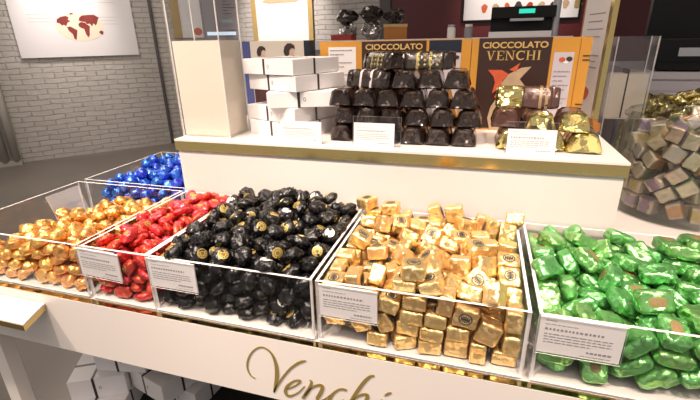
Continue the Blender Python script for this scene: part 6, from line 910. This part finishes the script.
# ------------------------------------------------------------------ sign in gold frame at the right
BL = Vector((.209, 1.150, TIER)); BR = Vector((.232, 1.000, TIER)); d = (BR - BL); LW_ = d.length; ang = math.atan2(d.y, d.x)
t = thing('framed_sign', 'tall white notice in a gold frame at right of the orange boxes', 'sign', (BL.x, BL.y, TIER + .0003), ang)
hs = .36; fw = .011
obj('foot_block', box((0, -.003, 0), (LW_, .012, .018)), 'framebrown', t)
obj('frame_bottom', box((0, -.005, .0182), (LW_, .005, .0262)), 'framebrown', t)
obj('frame_side', box((0, -.005, .0264), (.005, .005, hs)), 'framebrown', t)
obj('frame_side', box((LW_ - .015, -.005, .0264), (LW_, .005, hs)), 'goldmetal', t)
obj('frame_top', box((.0052, -.005, hs - fw), (LW_ - .0152, .005, hs)), 'goldmetal', t)
sh = obj('sheet', box((.0052, -.004, .0264), (LW_ - .0152, .004, hs - fw - .0002)), 'paper', t)
rg = random.Random(12)
for nm, zs, xa in (('upper_paragraph', (.232, .217, .202, .187), .035), ('lower_paragraph', (.150, .138, .126), .012)):
    bm = bmesh.new()
    for k, zz in enumerate(zs): pseudo(bm, xa, .118 - .01 * (k % 2), zz, .0022, rg, -.0048, -.0042)
    obj(nm, bm, 'mauve', sh)
obj('heading', box((.066, -.0048, .262), (.080, -.0042, .272)), 'mauve', sh)
def blob(cx, cz, rx, rz, m, nm):
    obj(nm, prism([(cx + rx * math.cos(a) * (1 + .15 * math.sin(3 * a)), cz + rz * math.sin(a)) for a in [2 * PI * i / 16 for i in range(16)]], -.005, -.0042), m, sh)
blob(.080, .072, .020, .014, 'fig_red', 'orange_sweet_picture'); blob(.030, .078, .017, .017, 'fig_dark', 'dark_sweet_picture'); blob(.056, .040, .015, .008, 'lilac', 'grey_sweet_picture')

# ------------------------------------------------------------------ glass jars
def jar(label, x, y, z, r, h):
    t = thing('glass_jar', label, 'jar', (x, y, z)); th = .004
    obj('glass_body', lathe([(.001, 0), (r - .004, 0), (r, .006), (r, h * .86), (r - .006, h * .90), (r - .006, h * .93), (r + .004, h * .945), (r + .004, h * .965), (r - .006, h * .975), (r - .004, h), (r - .008, h),
                             (r - .010, h * .93), (r - .010, h * .90), (r - th, h * .86), (r - th, .010), (.001, .008)], 48, closed=False), 'glass', t, smooth=True)
    return t
JX, JY = .497, 1.18
jar('big clear glass jar of cube chocolates at the right edge', JX, JY, TOP + .0003, .154, .24)
cubes = ['cube_orange', 'cube_green', 'cube_gold', 'cube_purple', 'cube_lilac']
cm = [[mesh_of('cube_chocolate', cubewrap(s, b), ['f_cubepale', b], True) for s in range(NV)] for b in cubes]
cname = ['orange', 'green', 'gold', 'purple', 'pale lilac']
for i, (x, y, z, qw, qx, qy, qz, v) in enumerate(D_cube):
    b = (i * 7 + v) % 5
    o = bpy.data.objects.new('cube_chocolate', cm[b][v]); COL.objects.link(o)
    o.location = (JX + x / 1e4, JY + y / 1e4, TOP + .0098 + z / 1e4); o.rotation_mode = 'QUATERNION'; o.rotation_quaternion = Quaternion((qw, qx, qy, qz)).normalized()
    tag(o, 'cube chocolate with %s band in the big glass jar' % cname[b], 'chocolate', 'cube chocolates with %s band' % cname[b])
JX2, JY2 = .56, 1.52
tag(obj('jar_plinth', box((-.16, -.15, 0), (.7, .15, .040)), 'white', loc=(JX2, JY2, TOP + .0003)), 'low white plinth under the jar of pale gold chocolates', 'plinth')
jar('second clear glass jar full of pale gold chocolates behind the first', JX2, JY2, TOP + .0406, .149, .195)
candies('jargold', 'pale_gold_chocolate', 'pale gold foil chocolate in the rear glass jar', 'pale gold chocolates', D_jargold, (JX2, JY2, TOP + .0500))

# ------------------------------------------------------------------ light
w = bpy.data.worlds.new('shop_air'); scene.world = w; w.use_nodes = True
bg = w.node_tree.nodes['Background']; bg.inputs[0].default_value = (1, .93, .88, 1); bg.inputs[1].default_value = .38
def spot(name, loc, aim, power, size=.05, cone=60, blend=.6, col=(1, .86, .72)):
    l = bpy.data.lights.new(name, 'SPOT'); l.energy = power; l.shadow_soft_size = size; l.spot_size = math.radians(cone); l.spot_blend = blend; l.color = col
    o = bpy.data.objects.new(name, l); COL.objects.link(o); o.location = loc
    o.rotation_euler = (Vector(aim) - Vector(loc)).to_track_quat('-Z', 'Y').to_euler(); return o
def area(name, loc, aim, power, sx, sy, col=(1, .9, .8)):
    l = bpy.data.lights.new(name, 'AREA'); l.energy = power; l.shape = 'RECTANGLE'; l.size = sx; l.size_y = sy; l.color = col
    o = bpy.data.objects.new(name, l); COL.objects.link(o); o.location = loc
    o.rotation_euler = (Vector(aim) - Vector(loc)).to_track_quat('-Z', 'Y').to_euler(); return o
WARM = (1, .805, .67)
spot('ceiling_spot', (-1.30, -.20, 2.75), (-.80, .56, .85), 135, .05, 38, .6, WARM)
spot('ceiling_spot', (-.50, -.25, 2.75), (-.35, .56, .85), 95, .05, 40, .6, WARM)
spot('ceiling_spot', (.30, -.25, 2.75), (.15, .56, .85), 95, .05, 40, .6, WARM)
spot('ceiling_spot', (1.0, -.10, 2.75), (.55, .65, .85), 75, .05, 40, .6, WARM)
spot('ceiling_spot', (-.9, .55, 2.75), (-.45, .9, 1.0), 45, .05, 42, .8, WARM)
spot('ceiling_spot', (.2, .95, 2.75), (.15, .9, 1.0), 22, .05, 42, .8, WARM)
area('overhead_fill', (-.3, -.35, 2.85), (-.3, .2, .6), 48, 3.0, 1.6, (1, .86, .75))  # unseen broad fill, added to brighten foil reflections and front faces
area('overhead_fill', (-3.2, 2.6, 2.85), (-3.2, 2.6, 0), 42, 2.0, 2.0)  # unseen fill light, added to lift the left wall and floor
spot('map_spot', wl(uc - .1, .75, 2.8), wl(uc - .1, 0, 1.55), 135, .05, 44, 1., (1, .87, .82))
spot('poster_spot', (-2.4, YB - 1.1, 2.8), (-2.45, YB, 1.5), 210, .05, 50, .8, (1, .9, .82))
spot('menu_spot', (.3, YB - 1.2, 2.8), (.3, YB, 1.6), 150, .05, 50, .8, (1, .88, .8))
vs = scene.view_settings
scene.display_settings.display_device = 'sRGB'
vs.view_transform = 'Standard'; vs.look = 'None'; vs.gamma = 1.0; vs.use_curve_mapping = False; vs.exposure = 0.36
scene.cycles.max_bounces = 10; scene.cycles.transparent_max_bounces = 24; scene.cycles.glossy_bounces = 4; scene.cycles.diffuse_bounces = 3
scene.cycles.caustics_reflective = False; scene.cycles.caustics_refractive = False
scene.cycles.sample_clamp_indirect = 6.0
